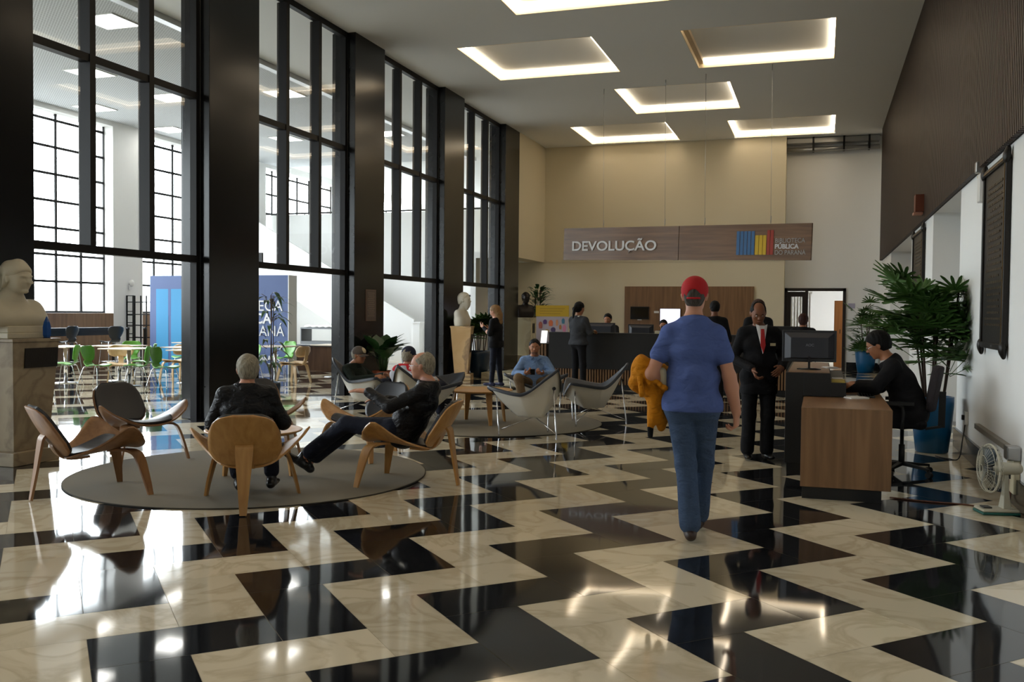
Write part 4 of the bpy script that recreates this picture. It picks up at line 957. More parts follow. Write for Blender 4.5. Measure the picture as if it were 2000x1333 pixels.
def vplate(par, name, pts, m, th=0.004):
    mb = MB(); c = np.mean(pts, 0); P = [Vector(p) for p in pts]; n = (P[1]-P[0]).cross(P[2]-P[0]).normalized()*th
    a = [mb.V(p) for p in P]; b = [mb.V(p+n) for p in P]; k = len(P); mb.F(a[::-1]); mb.F(b)
    for i in range(k): mb.F((a[i], a[(i+1) % k], b[(i+1) % k], b[i]))
    return mb.build(name, m, par)
M_SHIRT = mat('white_shirt', rgb(206,206,204), 0.7); M_TIE = mat('red_tie', rgb(170,16,18), 0.55)
vplate(t, 'shirt', [(-.062, .085, 1.475), (0, .158, 1.16), (.062, .085, 1.475), (.03, .10, 1.46), (-.03, .10, 1.46)], M_SHIRT, -.012)
vplate(t, 'tie', [(-.016, .128, 1.425), (-.026, .160, 1.25), (0, .176, 1.17), (.026, .160, 1.25), (.016, .128, 1.425)], M_TIE, -.012)
vplate(t, 'name_badge', [(-.085, .142, 1.275), (-.145, .128, 1.275), (-.145, .128, 1.245), (-.085, .142, 1.245)], mat('badge_cream', rgb(214,206,170), 0.5), .006)

# ---- receptionist at the wooden desk
P3 = dict(pel=(0, 0, .56), ch=(0, .13, .86), nk=(0, .215, 1.035), head=(0, .325, 1.175), hp=-.40, sl=(-.18, .19, .985), sr=(.18, .19, .985),
          el=(-.26, .33, .80), wl=(-.13, .60, .80), dl=(.15, 1, -.05), nl=(0, 0, -1), er=(.25, .30, .78), wr=(.11, .55, .80), dr=(-.2, 1, 0), nr=(0, 0, -1),
          hl=(-.10, .02, .55), hr=(.10, .02, .55), kl=(-.13, .42, .52), kr=(.13, .42, .52), al=(-.12, .33, .10), ar=(.12, .38, .10))
t, J, R = person('receptionist in a dark suit sitting at the wooden desk, bent over his papers', (0.86, 9.55, 0), PI/2-0.08, P3, SK_TAN, C_BLACKW, C_BLACKW, S_BLACK, vox=.0075, scale=1.04,
                 inf=.024, brow=H_BLACK, belly=.03, curlL=.7, curlR=.6, sit=True, topname='suit_jacket')
hair_cap(t, J['head'], R, H_BLACK, front=.028, back=-.065, th=.014, bump_out=.006)
vplate(t, 'collar', [(-.07, .235, 1.055), (-.06, .30, 1.035), (.06, .30, 1.035), (.07, .235, 1.055)], M_SHIRT, .012)
def spectacles(par, c, R, m):
    g = lambda x, y, z: tuple(c+R@V3(x, y, z)); o = MB()
    for sx in (-1, 1):
        o.tube([g(sx*0.032+0.022*math.cos(a), 0.100-0.004*abs(sx), 0.004+0.016*math.sin(a)) for a in np.linspace(0, 2*PI, 17)], 0.0016, 5)
        o.tube([g(sx*0.054, 0.098, 0.008), g(sx*0.078, 0.04, 0.008), g(sx*0.084, -0.005, 0.004)], 0.0016, 5)
    o.tube([g(-0.010, 0.102, 0.008), g(0.010, 0.102, 0.008)], 0.0016, 5); return o.build('spectacles', m, par)
spectacles(t, J['head'], R, MATS['chrome'])

# ---- grey-haired man in a leather jacket, seen from behind in the oak chair
SEAT = dict(pel=(0, -.04, .42), ch=(0, -.12, .73), nk=(0, -.12, .90), head=(0, -.05, 1.045), sl=(-.175, -.12, .85), sr=(.175, -.12, .85),
            hl=(-.10, 0, .42), hr=(.10, 0, .42), kl=(-.15, .43, .50), kr=(.15, .43, .50), al=(-.13, .44, .10), ar=(.13, .44, .10))
P4 = dict(SEAT, el=(-.27, -.05, .62), wl=(-.25, .19, .62), dl=(.2, 1, .1), nl=(.9, 0, -.3), er=(.28, -.06, .62), wr=(.26, .18, .60), dr=(-.3, 1, 0), nr=(-.9, 0, -.3), hy=.15, hp=-.05,
          kl=(-.17, .40, .47), kr=(.15, .42, .47), al=(-.10, .30, .10), ar=(.16, .36, .10))
rz4 = facing(-.48, .87)
t, J, R = person('grey-haired man in a black leather jacket, seen from behind in the oak chair', (-4.27, 6.30, 0.012), rz4, P4, SK_FAIR, C_LEATHER, C_NAVYD, S_BLACK, vox=.007, scale=0.98,
                 inf=.022, sit=True, belly=.03, topname='leather_jacket', linf=.016, brow=H_GREY)
hair_cap(t, J['head'], R, H_GREY, front=.035, back=-.072, th=.012)
F = Field(.007); F.cone(J['nk']+V3(-.035, -.01, .015), J['nk']+V3(.035, -.01, .015), .066, None, .02); F.cut(J['nk']+V3(0, 0, .045), (0, 0.1, 1)); F.build('jacket_collar', C_LEATHER, t)

# ---- bald man in glasses, side view, leaning back with outstretched legs
P5 = dict(pel=(0, -.02, .42), ch=(0, -.19, .70), nk=(0, -.245, .865), head=(0.01, -.175, 1.02), sl=(-.175, -.235, .81), sr=(.175, -.235, .81), hp=-.02, hy=.12,
          el=(-.25, .02, .68), wl=(-.16, .26, .80), dl=(.1, 1, .05), nl=(.2, 0, -1), er=(.26, -.03, .66), wr=(.16, .22, .70), dr=(-.15, 1, .05), nr=(0, .1, -1),
          hl=(-.10, .04, .46), hr=(.10, .04, .46), kl=(-.09, .48, .50), kr=(.10, .48, .47), al=(-.03, .93, .17), ar=(.03, .90, .12), tl=(-.1, .8, .45), tr=(.2, .85, .35))
t, J, R = person('balding man in glasses and black jacket, legs stretched out, talking', (-3.47, 7.43, 0.012), facing(-.99, -.09), P5, SK_FAIR, C_LEATHER, C_NAVYD, S_BLACK, vox=.007, scale=1.0,
                 inf=.020, sit=True, belly=.03, topname='jacket', brow=H_GREY, curlL=.15, curlR=.25, linf=.012, legflare=.004)
hair_cap(t, J['head'], R, H_GREY, front=.05, back=-.08, bald=.072, th=.010)
spectacles(t, J['head'], R, MATS['chrome'])
F = Field(.007); F.cone(J['nk']+V3(-.025, .01, .02), J['nk']+V3(.025, .01, .02), .060, None, .02); F.cut(J['nk']+V3(0, 0, .055), (0, -.3, 1)); F.build('shirt_collar', mat('pink_shirt', rgb(190,150,140), .8), t)

# ---- man in the two-tone cap in the left bucket chair
P6 = dict(SEAT, pel=(0, 0, .42), head=(0, -.10, .875), nk=(0, -.20, .73), ch=(0, -.16, .60), sl=(-.165, -.20, .68), sr=(.165, -.20, .68), hl=(-.10, .04, .42), hr=(.10, .04, .42), el=(-.24, -.02, .54), wl=(-.12, .25, .60), dl=(.3, 1, .1), nl=(.6, 0, -.6),
          er=(.24, -.04, .54), wr=(.12, .24, .58), dr=(-.2, 1, .1), nr=(-.6, 0, -.6), hp=-.1)
t, J, R = person('man in a two-tone cap and glasses, dark pullover, in the left bucket chair', (-6.16, 11.95, 0), facing(.85, -.1), P6, SK_TAN, C_DKGREEN, C_NAVYD, S_BLACK, vox=.009, sit=True, inf=.02, topname='pullover', brow=H_GREY)
hair_cap(t, J['head'], R, H_GREY, front=.02, back=-.06)
cp = cap_mesh(t, J['head'], R, mat('brown_twill', rgb(84,74,66), 0.85), opening=False, m2=MATS['brown_twill'])
F = Field(.006); F.ell(J['head']+R@V3(0, .028, .062), (.052, .074, .060), R, .01); F.cut(J['head']+R@V3(0, 0, .035), R@unit(V3(0, .1, -1)), .004); F.cut(J['head']+R@V3(0, .005, .06), R@V3(0, -1, 0), .004)
F.build('front_panel', mat('cream_twill', rgb(206,190,160), 0.85), cp); spectacles(t, J['head'], R, MATS['chrome'])
# ---- man in the blue cap and red collar, from behind
P7 = dict(P6, el=(-.25, -.02, .56), wl=(-.18, .22, .60), er=(.25, -.02, .56), wr=(.18, .22, .60), head=(0, -.12, .92), nk=(0, -.18, .765), hp=0)
t, J, R = person('man in a blue cap and red-collared jacket, seen from behind in a white bucket chair', (-5.02, 11.12, 0.012), facing(.15, .98), P7, SK_FAIR, mat('white_grey_windbreaker', rgb(176,176,184), .7, bump=.2, bscale=14), C_NAVYD, S_BLACK, vox=.009, sit=True, inf=.026, topname='windbreaker')
hair_cap(t, J['head'], R, H_GREY, front=.02, back=-.065)
cap_mesh(t, J['head'], R, mat('navy_twill', rgb(26,32,56), 0.85), opening=False, m2=MATS['navy_twill'])
F = Field(.008); F.cone(J['nk']+V3(-.13, -.01, -.03), J['nk']+V3(.13, -.01, -.03), .072, None, .03); F.cone(J['nk']+V3(-.05, 0, .01), J['nk']+V3(.05, 0, .01), .075, None, .03); F.cut(J['nk']+V3(0, 0, .06), (0, 0, 1)); F.build('red_collar', C_REDV, t)
# ---- young man in denim
P8 = dict(SEAT, head=(0, -.02, .985), nk=(0, -.11, .82), ch=(0, -.11, .66), sl=(-.17, -.11, .77), sr=(.17, -.11, .77), hp=-.12, hy=.0, el=(-.29, .03, .57), wl=(-.13, .25, .60), dl=(.6, .7, .1), nl=(.3, -.3, 1), er=(.29, .03, .57), wr=(.14, .25, .60), dr=(-.6, .7, .2), nr=(-.4, -.3, .8),
          kl=(-.30, .42, .56), kr=(.24, .42, .54), al=(-.16, .50, .10), ar=(.14, .46, .10))
t, J, R = person('young man in a blue denim shirt, seated facing the camera, looking at a phone', (-4.12, 13.55, 0.0), facing(.30, -.95), P8, SK_TAN, C_DENIM, C_KHAKI, S_BLACK, vox=.008, sit=True, inf=.026, topname='denim_shirt', brow=H_BLACK, curlR=1.0, curlL=.8, scale=1.0)
hair_cap(t, J['head'], R, H_BLACK, front=.036, back=-.05, th=.009, vox=.007)
for sx in (-1, 1): vplate(t, 'collar', [(sx*.02, .005, .825), (sx*.075, -.05, .855), (sx*.09, -.01, .815), (sx*.05, .02, .785)], C_DENIM, .006*sx)
F = Field(.007); F.ell(J['head']+R@V3(0, .036, -.068), (.050, .053, .046), R, .01); F.cut(J['head']+R@V3(0, 0, -.05), R@V3(0, 0, 1)); F.build('beard', mat('stubble', rgb(118,82,60), .8), t)
ph = MB(); ph.cbox((0, 0, 0), (.07, .012, .14)); root = ph.build('phone', M_BLACK, None, bevel=.004); tag(root, 'dark phone in the hands of the man in the denim shirt', 'phone')
q = Matrix.Translation((-4.12, 13.55, 0)) @ Matrix.Rotation(facing(.30, -.95), 4, 'Z'); root.matrix_world = q @ Matrix.Translation((.03, .33, .63)) @ Matrix.Rotation(-.9, 4, 'X')

# ---- blonde woman standing by the pillar with a phone
P9 = dict(fem=True); P9 = dict(sl=(-.165, 0, 1.32), sr=(.165, 0, 1.32), nk=(0, 0, 1.365), ch=(0, 0, 1.20), pel=(0, 0, .90), head=(0, .04, 1.53), hp=-.35, el=(-.22, .02, 1.08), wl=(-.10, .23, 1.20), dl=(.2, .8, .5), nl=(.6, -.3, .3),
          er=(.22, .02, 1.08), wr=(.10, .22, 1.16), dr=(-.3, .8, .4), nr=(-.6, -.3, .3), kl=(-.07, .03, .48), kr=(.09, -.02, .48), al=(-.06, .06, .09), ar=(.11, -.06, .09), hl=(-.08, 0, .87), hr=(.08, 0, .87))
t, J, R = person('blonde woman in dark clothes standing by the last pillar, holding a phone', (-6.25, 17.85, 0), facing(-.95, .15), P9, SK_FAIR, C_BLACKW, C_NAVYD, S_NAVY, vox=.009, fem=True, inf=.014, linf=.002, hem=.80, hemk=.06, topname='jacket', scale=1.0)
def longhair(F, g):
    F.cone(g(0, -.07, .03), g(0, -.075, -.10), .075, .070, .03); F.cone(g(0, -.075, -.10), g(0, -.06, -.25), .070, .045, .03)
hair_cap(t, J['head'], R, H_BLOND, front=.032, back=-.40, th=.014, extra=longhair)
ph = MB(); ph.cbox((0, 0, 0), (.07, .012, .14)); root = ph.build('phone', M_BLACK, None, bevel=.004); tag(root, 'phone held up by the blonde woman at the pillar', 'phone')
q = Matrix.Translation((-6.25, 17.85, 0)) @ Matrix.Rotation(facing(-.95, .15), 4, 'Z'); root.matrix_world = q @ Matrix.Translation((.0, .34, 1.25)) @ Matrix.Rotation(-.5, 4, 'X')
# ---- woman with a ponytail at the counter
P10 = dict(P9, el=(-.21, .08, 1.10), wl=(-.10, .27, 1.12), dl=(.1, 1, 0), nl=(0, 0, -1), er=(.21, .08, 1.10), wr=(.10, .27, 1.12), dr=(-.1, 1, 0), nr=(0, 0, -1), head=(0, .03, 1.54), hp=-.15, kl=(-.09, .03, .48), kr=(.12, 0, .48), al=(-.09, 0, .09), ar=(.15, -.02, .09))
t, J, R = person('dark-haired woman with a ponytail and grey jacket standing at the black counter', (-4.47, 17.62, 0), facing(.45, .9), P10, SK_TAN, C_GREYJ, C_BLACKW, S_BLACK, vox=.009, fem=True, inf=.02, linf=.004, hem=.86, hemk=.05, topname='jacket', scale=1.04, brow=H_BLACK)
def pony(F, g): F.cone(g(0, -.11, .03), g(0, -.15, -.03), .028, .034, .02); F.cone(g(0, -.15, -.03), g(0, -.16, -.20), .034, .015, .02)
hair_cap(t, J['head'], R, H_BLACK, front=.034, back=-.30, th=.012, extra=lambda F, g: (pony(F, g), F.ell(g(0, -.02, -.12), (.09, .075, .05), R, .01, 's')))
F = Field(.008); F.cone(J['nk']+V3(-.03, -.01, .0), J['nk']+V3(.03, -.01, .0), .075, None, .02); F.cut(J['nk']+V3(0, 0, .045), (0, 0, 1)); F.build('white_collar', M_SHIRT, t)
# ---- staff behind the counter (only head and shoulders show)
ST = dict(SEAT)
def staff(label, loc, dz, face_, skin, top, hairm, **k):
    t, J, R = person(label, loc, face_, dict(ST, **k), skin, top, C_BLACKW, S_BLACK, vox=.010, sit=True, inf=.018, brow=H_BLACK, fem=k.get('fem', False) if False else False)
    hair_cap(t, J['head'], R, hairm, front=.034, back=-.06, th=.012, vox=.008); return t, J, R
AR = dict(el=(-.26, .10, .70), wl=(-.15, .30, .74), dl=(.1, 1, 0), nl=(0, 0, -1), er=(.26, .10, .70), wr=(.15, .30, .74), dr=(-.1, 1, 0), nr=(0, 0, -1))
staff('young man with short dark hair working behind the black counter', (-4.42, 19.95, .34), 0, PI-.05, SK_TAN, C_BLACKW, H_BLACK, hp=-.2, **AR)
staff('curly-haired clerk at the counter, only eyes and hair showing over a monitor', (-3.20, 20.0, .22), 0, PI+.1, SK_TAN, C_BLACKW, H_BLACK, hp=-.1, **AR)
# visitors half hidden behind the two standing men
P13 = dict(kl=(-.1, .02, .49))
t, J, R = person('dark-haired person in black, mostly hidden behind the shoulder of the man in the red cap', (-1.72, 16.2, 0), 0.3, P13, SK_BROWN, C_BLACKW, C_BLACKW, S_BLACK, vox=.010, hem=.80, hemk=.08)
hair_cap(t, J['head'], R, H_BLACK, back=-.06, th=.01, vox=.008)
t, J, R = person('woman with light hair partly hidden behind the man in the black suit', (-0.92, 15.0, 0), .5, dict(P9, el=(-.22, .02, 1.05), wl=(-.16, .2, .98), dl=(0, 1, 0), nl=(0, 0, -1), er=(.22, .02, 1.05), wr=(.16, .2, .98), dr=(0, 1, 0), nr=(0, 0, -1), hp=0), SK_TAN, C_BLACKW, C_BLACKW, S_BLACK, vox=.010, fem=True, hem=.80, hemk=.06, scale=1.06)
hair_cap(t, J['head'], R, H_BROWN, back=-.2, th=.012, vox=.008, extra=longhair)
t, J, R = person('person with reddish-brown hair and dark coat seen from behind, in front of the glazed door', (-0.28, 16.6, 0), -.1, dict(P9, el=(-.22, .02, 1.05), wl=(-.18, .2, .98), dl=(0, 1, 0), nl=(0, 0, -1), er=(.22, .02, 1.05), wr=(.18, .2, .98), dr=(0, 1, 0), nr=(0, 0, -1), hp=0), SK_TAN, C_BLACKW, C_BLACKW, S_BLACK, vox=.010, hem=.80, hemk=.06, inf=.03, scale=.93)
hair_cap(t, J['head'], R, H_BROWN, back=-.09, th=.014, vox=.008)
# ------------------------------------------------------------------ stone pedestals and busts
def veined(name, c1, c2, c3, scale=2.2, rough=0.35):
    m = bpy.data.materials.new(name); m.use_nodes = True; N = m.node_tree.nodes; L = m.node_tree.links; b = N['Principled BSDF']
    tc = N.new('ShaderNodeTexCoord'); n = N.new('ShaderNodeTexNoise'); n.inputs['Scale'].default_value = scale; n.inputs['Detail'].default_value = 7; n.inputs['Distortion'].default_value = 0.5
    L.new(tc.outputs['Object'], n.inputs['Vector']); r = ramp(N, [(0.34, c1), (0.47, c2), (0.51, c3), (0.56, c2), (0.72, c1)]); L.new(n.outputs[0], r.inputs[0]); L.new(r.outputs[0], b.inputs['Base Color'])
    b.inputs['Roughness'].default_value = rough; return m
M_PINK = veined('peach_marble', rgb(200,164,116), rgb(210,178,132), rgb(150,124,98), 1.3); M_BEIGE = veined('worn_beige_marble', rgb(146,132,110), rgb(158,144,120), rgb(132,118,98), 1.6, 0.5)
M_CREAMM = veined('cream_marble', rgb(200,192,162), rgb(208,202,176), rgb(180,170,142), 1.2)
M_BUST = mat('old_white_marble', rgb(196,188,166), 0.55, var=0.12, vscale=8, bump=0.05, bscale=40); M_BUST2 = mat('white_statuary_marble', rgb(206,200,184), 0.5, var=0.1, vscale=7)
M_BRONZE = mat('dark_bronze', rgb(34,28,24), 0.4, metal=0.5, bump=0.1, bscale=30); M_BRONZEP = mat('plaque_bronze', rgb(36,32,29), 0.42, metal=0.45, bump=0.25, bscale=60); M_BRONZEL = mat('worn_bronze_edge', rgb(116,92,56), 0.35, metal=0.6)
def pedestal(x, y, rz, wt, wb, h, pl, plw, m, label, plate=None, cap=0.03):
    t = empty('pedestal', (x, y, 0), rz, label, 'pedestal')
    MB().box(-plw/2, -plw/2, 0, plw/2, plw/2, pl).build('plinth', m, t, bevel=0.006)
    mb = MB(); a, b = wb/2, wt/2; mb.rings([[(-a, -a, pl), (a, -a, pl), (a, a, pl), (-a, a, pl)], [(-b, -b, h-cap), (b, -b, h-cap), (b, b, h-cap), (-b, b, h-cap)]], True, True, False); mb.build('shaft', m, t, bevel=0.004)
    if cap: MB().box(-b-0.012, -b-0.012, h-cap, b+0.012, b+0.012, h).build('top_slab', m, t, bevel=0.004)
    if plate:
        (px, z0, z1, w, yy) = plate; mb = MB()
        fx = lambda z: a+(b-a)*(z-pl)/(h-cap-pl)
        mb.rings([[(fx(z0)+0.002, yy-w/2, z0), (fx(z0)+0.012, yy-w/2, z0), (fx(z0)+0.012, yy+w/2, z0), (fx(z0)+0.002, yy+w/2, z0)], [(fx(z1)+0.002, yy-w/2, z1), (fx(z1)+0.012, yy-w/2, z1), (fx(z1)+0.012, yy+w/2, z1), (fx(z1)+0.002, yy+w/2, z1)]], True, True, False)
        mb.build('plate', M_BRONZEP, t)
    return t
pedestal(-7.47, 7.10, 0.0, .56, .42, 1.21, .13, .56, M_BEIGE, 'tapered worn stone pedestal at the left edge carrying the capped bust', (0, .93, 1.12, .40, .06))
pedestal(-7.60, 19.42, 0.22, .46, .30, 1.20, .14, .46, M_PINK, 'peach marble pedestal tapering down, in front of the fourth pillar', (0, .62, 1.02, .20, 0))
t = pedestal(-7.84, 24.85, 0.0, .50, .46, 1.38, .34, .78, M_CREAMM, 'cream marble pedestal at the back wall carrying the black bust', (0, .95, 1.22, .20, 0))
tag(MB().box(-7.30, 19.85, 0, -6.35, 20.6, .15).build('marble_slab', M_CREAMM, bevel=.006), 'low cream marble slab on the floor right of the blue planter', 'slab')
def bust_dante(x, y, z, s):
    t = empty('bust', (x, y, z), facing(.95, -.04), 'old white marble bust of a man in a hooded cap, profile to the right', 'bust'); t.scale = s
    F = Field(.0075); R = rotm(.04, -.05); c = V3(0, .04, .475)
    add_head(F, c, R); F.cone(c+R@V3(0, .085, .022), c+R@V3(0, .122, -.026), .009, .014, .006); F.ell(c+R@V3(0, .072, -.098), (.020, .022, .016), R, .012); F.ell(c+R@V3(0, .080, .026), (.050, .016, .009), R, .006); F.cone((0, -.02, .30), (0, .0, .44), .062, .055, .03); F.cone((-.165, -.04, .235), (.165, -.04, .235), .080, None, .05); F.cone((-.14, .0, .15), (.14, .0, .15), .105, None, .05); F.cone((0, -.02, .30), (0, -.03, .20), .08, .1, .05)
    F.cut((0, 0, .095), (0, 0, -1), .004); F.build('figure', M_BUST, t)
    F = Field(.0075); g = lambda x_, y_, z_: c+R@V3(x_, y_, z_)
    F.ell(g(0, -.015, .055), (.086, .104, .078), R, .02); F.cone(g(0, -.03, .09), g(0, .0, .115), .07, .045, .04); F.cone(g(0, -.085, .05), g(0, -.10, -.09), .055, .035, .03); F.cone(g(.07, -.02, .03), g(.068, -.03, -.07), .02, .022, .02); F.cone(g(-.07, -.02, .03), g(-.068, -.03, -.07), .02, .022, .02)
    F.cut(g(0, .06, .040), R@unit(V3(0, .75, -.65)), .01); F.build('cap', M_BUST, t)
    mb = MB(); mb.box(-.15, -.13, 0, .15, .13, .045); mb.box(-.14, -.12, .045, .14, .12, .10); mb.build('base', M_BUST, t, bevel=.006)
bust_dante(-7.50, 7.12, 1.21, (1.5, 1.45, 1.22))
def bust_plain(x, y, z, s, rz, m, label, beard=False, blocky=False, hairm=None):
    t = empty('bust', (x, y, z), rz, label, 'bust'); t.scale = (s,)*3
    F = Field(.008); R = rotm(0, 0); c = V3(0, .04, .42)
    add_head(F, c, R); F.cone((0, -.01, .24), (0, .02, .36), .06, .055, .03); F.cone((-.14, -.02, .20), (.14, -.02, .20), .07, None, .05); F.cone((-.11, 0, .10), (.11, 0, .10), .10, None, .05); F.cone((-.08, 0, .02), (.08, 0, .02), .10, None, .05)
    if beard: F.cone(c+V3(0, .05, -.07), c+V3(0, .04, -.14), .04, .02, .03)
    F.cut((0, 0, .0), (0, 0, -1), .003); F.build('figure', m, t)
    hair_cap(t, c, R, m, front=.05, back=-.07, th=.012, vox=.008)
bust_plain(-7.60, 19.42, 1.20, 1.38, facing(.99, .03), M_BUST2, 'white marble bust of a man, facing right, on the peach pedestal', beard=True)
bust_plain(-7.84, 24.85, 1.38, 1.30, facing(.6, -.8), M_BRONZE, 'small black bust against the back wall, on the cream pedestal')

# ------------------------------------------------------------------ plants
M_LEAF = mat('palm_leaf', rgb(66,98,44), 0.45, var=0.35, vscale=14); M_LEAF2 = mat('broad_leaf', rgb(48,84,44), 0.35, var=0.3, vscale=10); M_STEM = mat('palm_stem', rgb(64,46,34), 0.8, bump=0.4, bscale=60)
M_POTB = mat('blue_glazed_pot', rgb(18,92,140), 0.3); M_POTD = mat('dark_blue_pot', rgb(22,44,66), 0.3); M_POTT = mat('terracotta', rgb(150,78,50), 0.8); M_SOIL = mat('soil', rgb(40,30,24), 0.95)
def pot(par, r0, r1, h, m):
    MB().lathe([(r0*0.9, 0), (r0, 0.01), ((r0+r1)/2*1.03, h*.45), (r1, h*.85), (r1, h), (r1-.02, h), (r1-.03, h-.05)], 36, cap=False).build('pot', m, par)
    MB().lathe([(r1-.028, h-.06), (0.01, h-.055)], 24, cap=False).build('soil', M_SOIL, par)
def fan_leaf(mb, p, az, el, L, n, r, droop=0.12):
    """fan palm leaf: n stiff blades spreading from the end of the petiole"""
    d = Vector((math.cos(az)*math.cos(el), math.sin(az)*math.cos(el), math.sin(el))); s = Vector((-math.sin(az), math.cos(az), 0)); u = s.cross(d)*-1
    if u.z < 0: u = -u
    for k in range(n):
        a = (k/(n-1)-.5)*math.radians(165); b = (d*math.cos(a)+s*math.sin(a)).normalized(); l = L*(1-.28*abs(a)/1.44)*r.uniform(.85, 1.08); w = L*.060
        side = b.cross(u).normalized(); P = []
        for t, ww in ((0, .25), (.35, 1.0), (.8, 1.0), (1, .45)):
            c = p+b*l*t-Vector((0, 0, 1))*droop*l*t*t+u*0.0; P.append((c-side*w*ww, c+u*w*.35*ww, c+side*w*ww))
        ids = [[mb.V(q) for q in row] for row in P]
        for i in range(3):
            for j in range(2): mb.F((ids[i][j], ids[i+1][j], ids[i+1][j+1], ids[i][j+1]), False)
def palm(x, y, label, potr, h, nst, R_, top, seed, pm, z0=0.0, L=.34, leaves=6, cat='palm', low=.45, xmax=None):
    r = random.Random(seed); t = empty('potted_palm', (x, y, z0), 0, label, cat); pot(t, potr[0], potr[1], potr[2], pm); hp = potr[2]-.06
    for k in range(nst):
        a = 2*PI*k/nst+r.uniform(-.4, .4); b = r.uniform(.04, potr[1]*.6); hh = top*r.uniform(low, 1.0) if k else top
        tip = Vector((math.cos(a)*b+math.cos(a)*R_*.35*r.random(), math.sin(a)*b+math.sin(a)*R_*.35*r.random(), hh)); base = Vector((math.cos(a)*b, math.sin(a)*b, hp))
        MB().tube(smooth_path([base, base.lerp(tip, .5)+Vector((r.uniform(-.02, .02), r.uniform(-.02, .02), 0)), tip], 3), .012, 7).build('stem', M_STEM, t)
        mb = MB()
        for j in range(leaves):
            az = a+2.4*j+r.uniform(-.3, .3); el = r.uniform(.1, 1.1); pl = R_*r.uniform(.25, .6); zz = tip.z-.42*(top-hp)*r.random()
            st_ = Vector((tip.x, tip.y, zz)); e = st_+Vector((math.cos(az)*pl, math.sin(az)*pl, pl*math.tan(min(el, .9))*.7)); mb.tube([st_, e], .004, 5); fan_leaf(mb, e, az, el*.9-.1, L*r.uniform(.8, 1.1), 9, r)
        if xmax is not None: mb.v = [(min(v[0], xmax-x) if xmax > 0 else max(v[0], xmax-x), v[1], v[2]) for v in mb.v]
        mb.build('fronds', M_LEAF, t)
    return t
palm(1.20, 11.28, 'tall fan palm with many fronds in a blue pot, behind the seated receptionist', (.17, .22, .62), 2, 8, .50, 1.84, 5, M_POTB, L=.38, leaves=14, low=.68, xmax=XR-.03)
palm(1.16, 26.6, 'smaller fan palm in a blue pot at the back wall right of the door', (.20, .27, .62), 2, 5, .40, 1.70, 9, M_POTB, L=.36, leaves=10, xmax=XR-.03)
palm(-7.54, 20.32, 'fan palm in a dark blue planter beside the peach marble pedestal', (.20, .27, .62), 2, 7, .26, 1.36, 12, M_POTD, L=.36, leaves=10, low=.7, xmax=-7.88)
def leafy(x, y, label, potr, pm, n, zr, rad, L, seed, w=.20, cat='plant', arch=.5, name='potted_plant', z0=0.0, stem=False):
    r = random.Random(seed); t = empty(name, (x, y, z0), 0, label, cat); 
    if potr: pot(t, potr[0], potr[1], potr[2], pm)
    z00 = potr[2]-.06 if potr else 0; mb = MB(); ms = MB()
    if stem:
        for k in range(stem):
            a = r.uniform(0, 6.28); b = Vector((math.cos(a)*rad*.25, math.sin(a)*rad*.25, z00)); ms.tube([b, b+Vector((r.uniform(-.04, .04), r.uniform(-.04, .04), zr[1]-z00))], .008, 6)
    for k in range(n):
        az = r.uniform(0, 6.28); zb = r.uniform(zr[0], zr[1]) if stem else z00; el = r.uniform(.2, 1.2); l = L*r.uniform(.7, 1.1)
        d = Vector((math.cos(az), math.sin(az), 0)); p0 = Vector((d.x*rad*.2, d.y*rad*.2, zb)); pl = (zr[0]-z00)*r.uniform(.5, 1) if not stem else .05
        p1 = p0+d*rad*.5*r.random()+Vector((0, 0, pl)); ms.tube([p0, p1], .005, 5); s = Vector((-d.y, d.x, 0)); rows = []
        for q in range(6):
            u = q/5; c = p1+d*l*u*math.cos(el*(1-u*.6))+Vector((0, 0, 1))*(l*(math.sin(el)*u-arch*u*u)); ww = w*l*math.sin(PI*min(1, .06+u*.94))*.9+.001; rows.append((c-s*ww+Vector((0, 0, .15*ww)), c, c+s*ww+Vector((0, 0, .15*ww))))
        ids = [[mb.V(v) for v in row] for row in rows]
        for i in range(5):
            for j in range(2): mb.F((ids[i][j], ids[i+1][j], ids[i+1][j+1], ids[i][j+1]), True)
    if x > -7.9: mb.v = [(max(v[0], -7.88-x), v[1], v[2]) for v in mb.v]
    ms.build('stem', M_STEM if stem else M_LEAF2, t); mb.build('leaves', M_LEAF2, t); return t
leafy(-7.62, 15.5, 'broad-leaved plant in a terracotta pot at the third pillar, behind the capped men', (.15, .20, .42), M_POTT, 46, (.85, 1.1), .22, .36, 4, w=.40, arch=.12)
leafy(-7.70, 25.60, 'leafy plant growing up behind the black bust', (.16, .2, .5), M_POTD, 110, (1.25, 2.15), .35, .34, 8, w=.18, stem=6)
leafy(-8.45, 13.05, 'tall drooping bamboo-like plant in the second bay beside the dark pillar', (.15, .18, .35), M_POTD, 34, (.5, 1.75), .25, .34, 15, w=.11, stem=3, arch=.9)

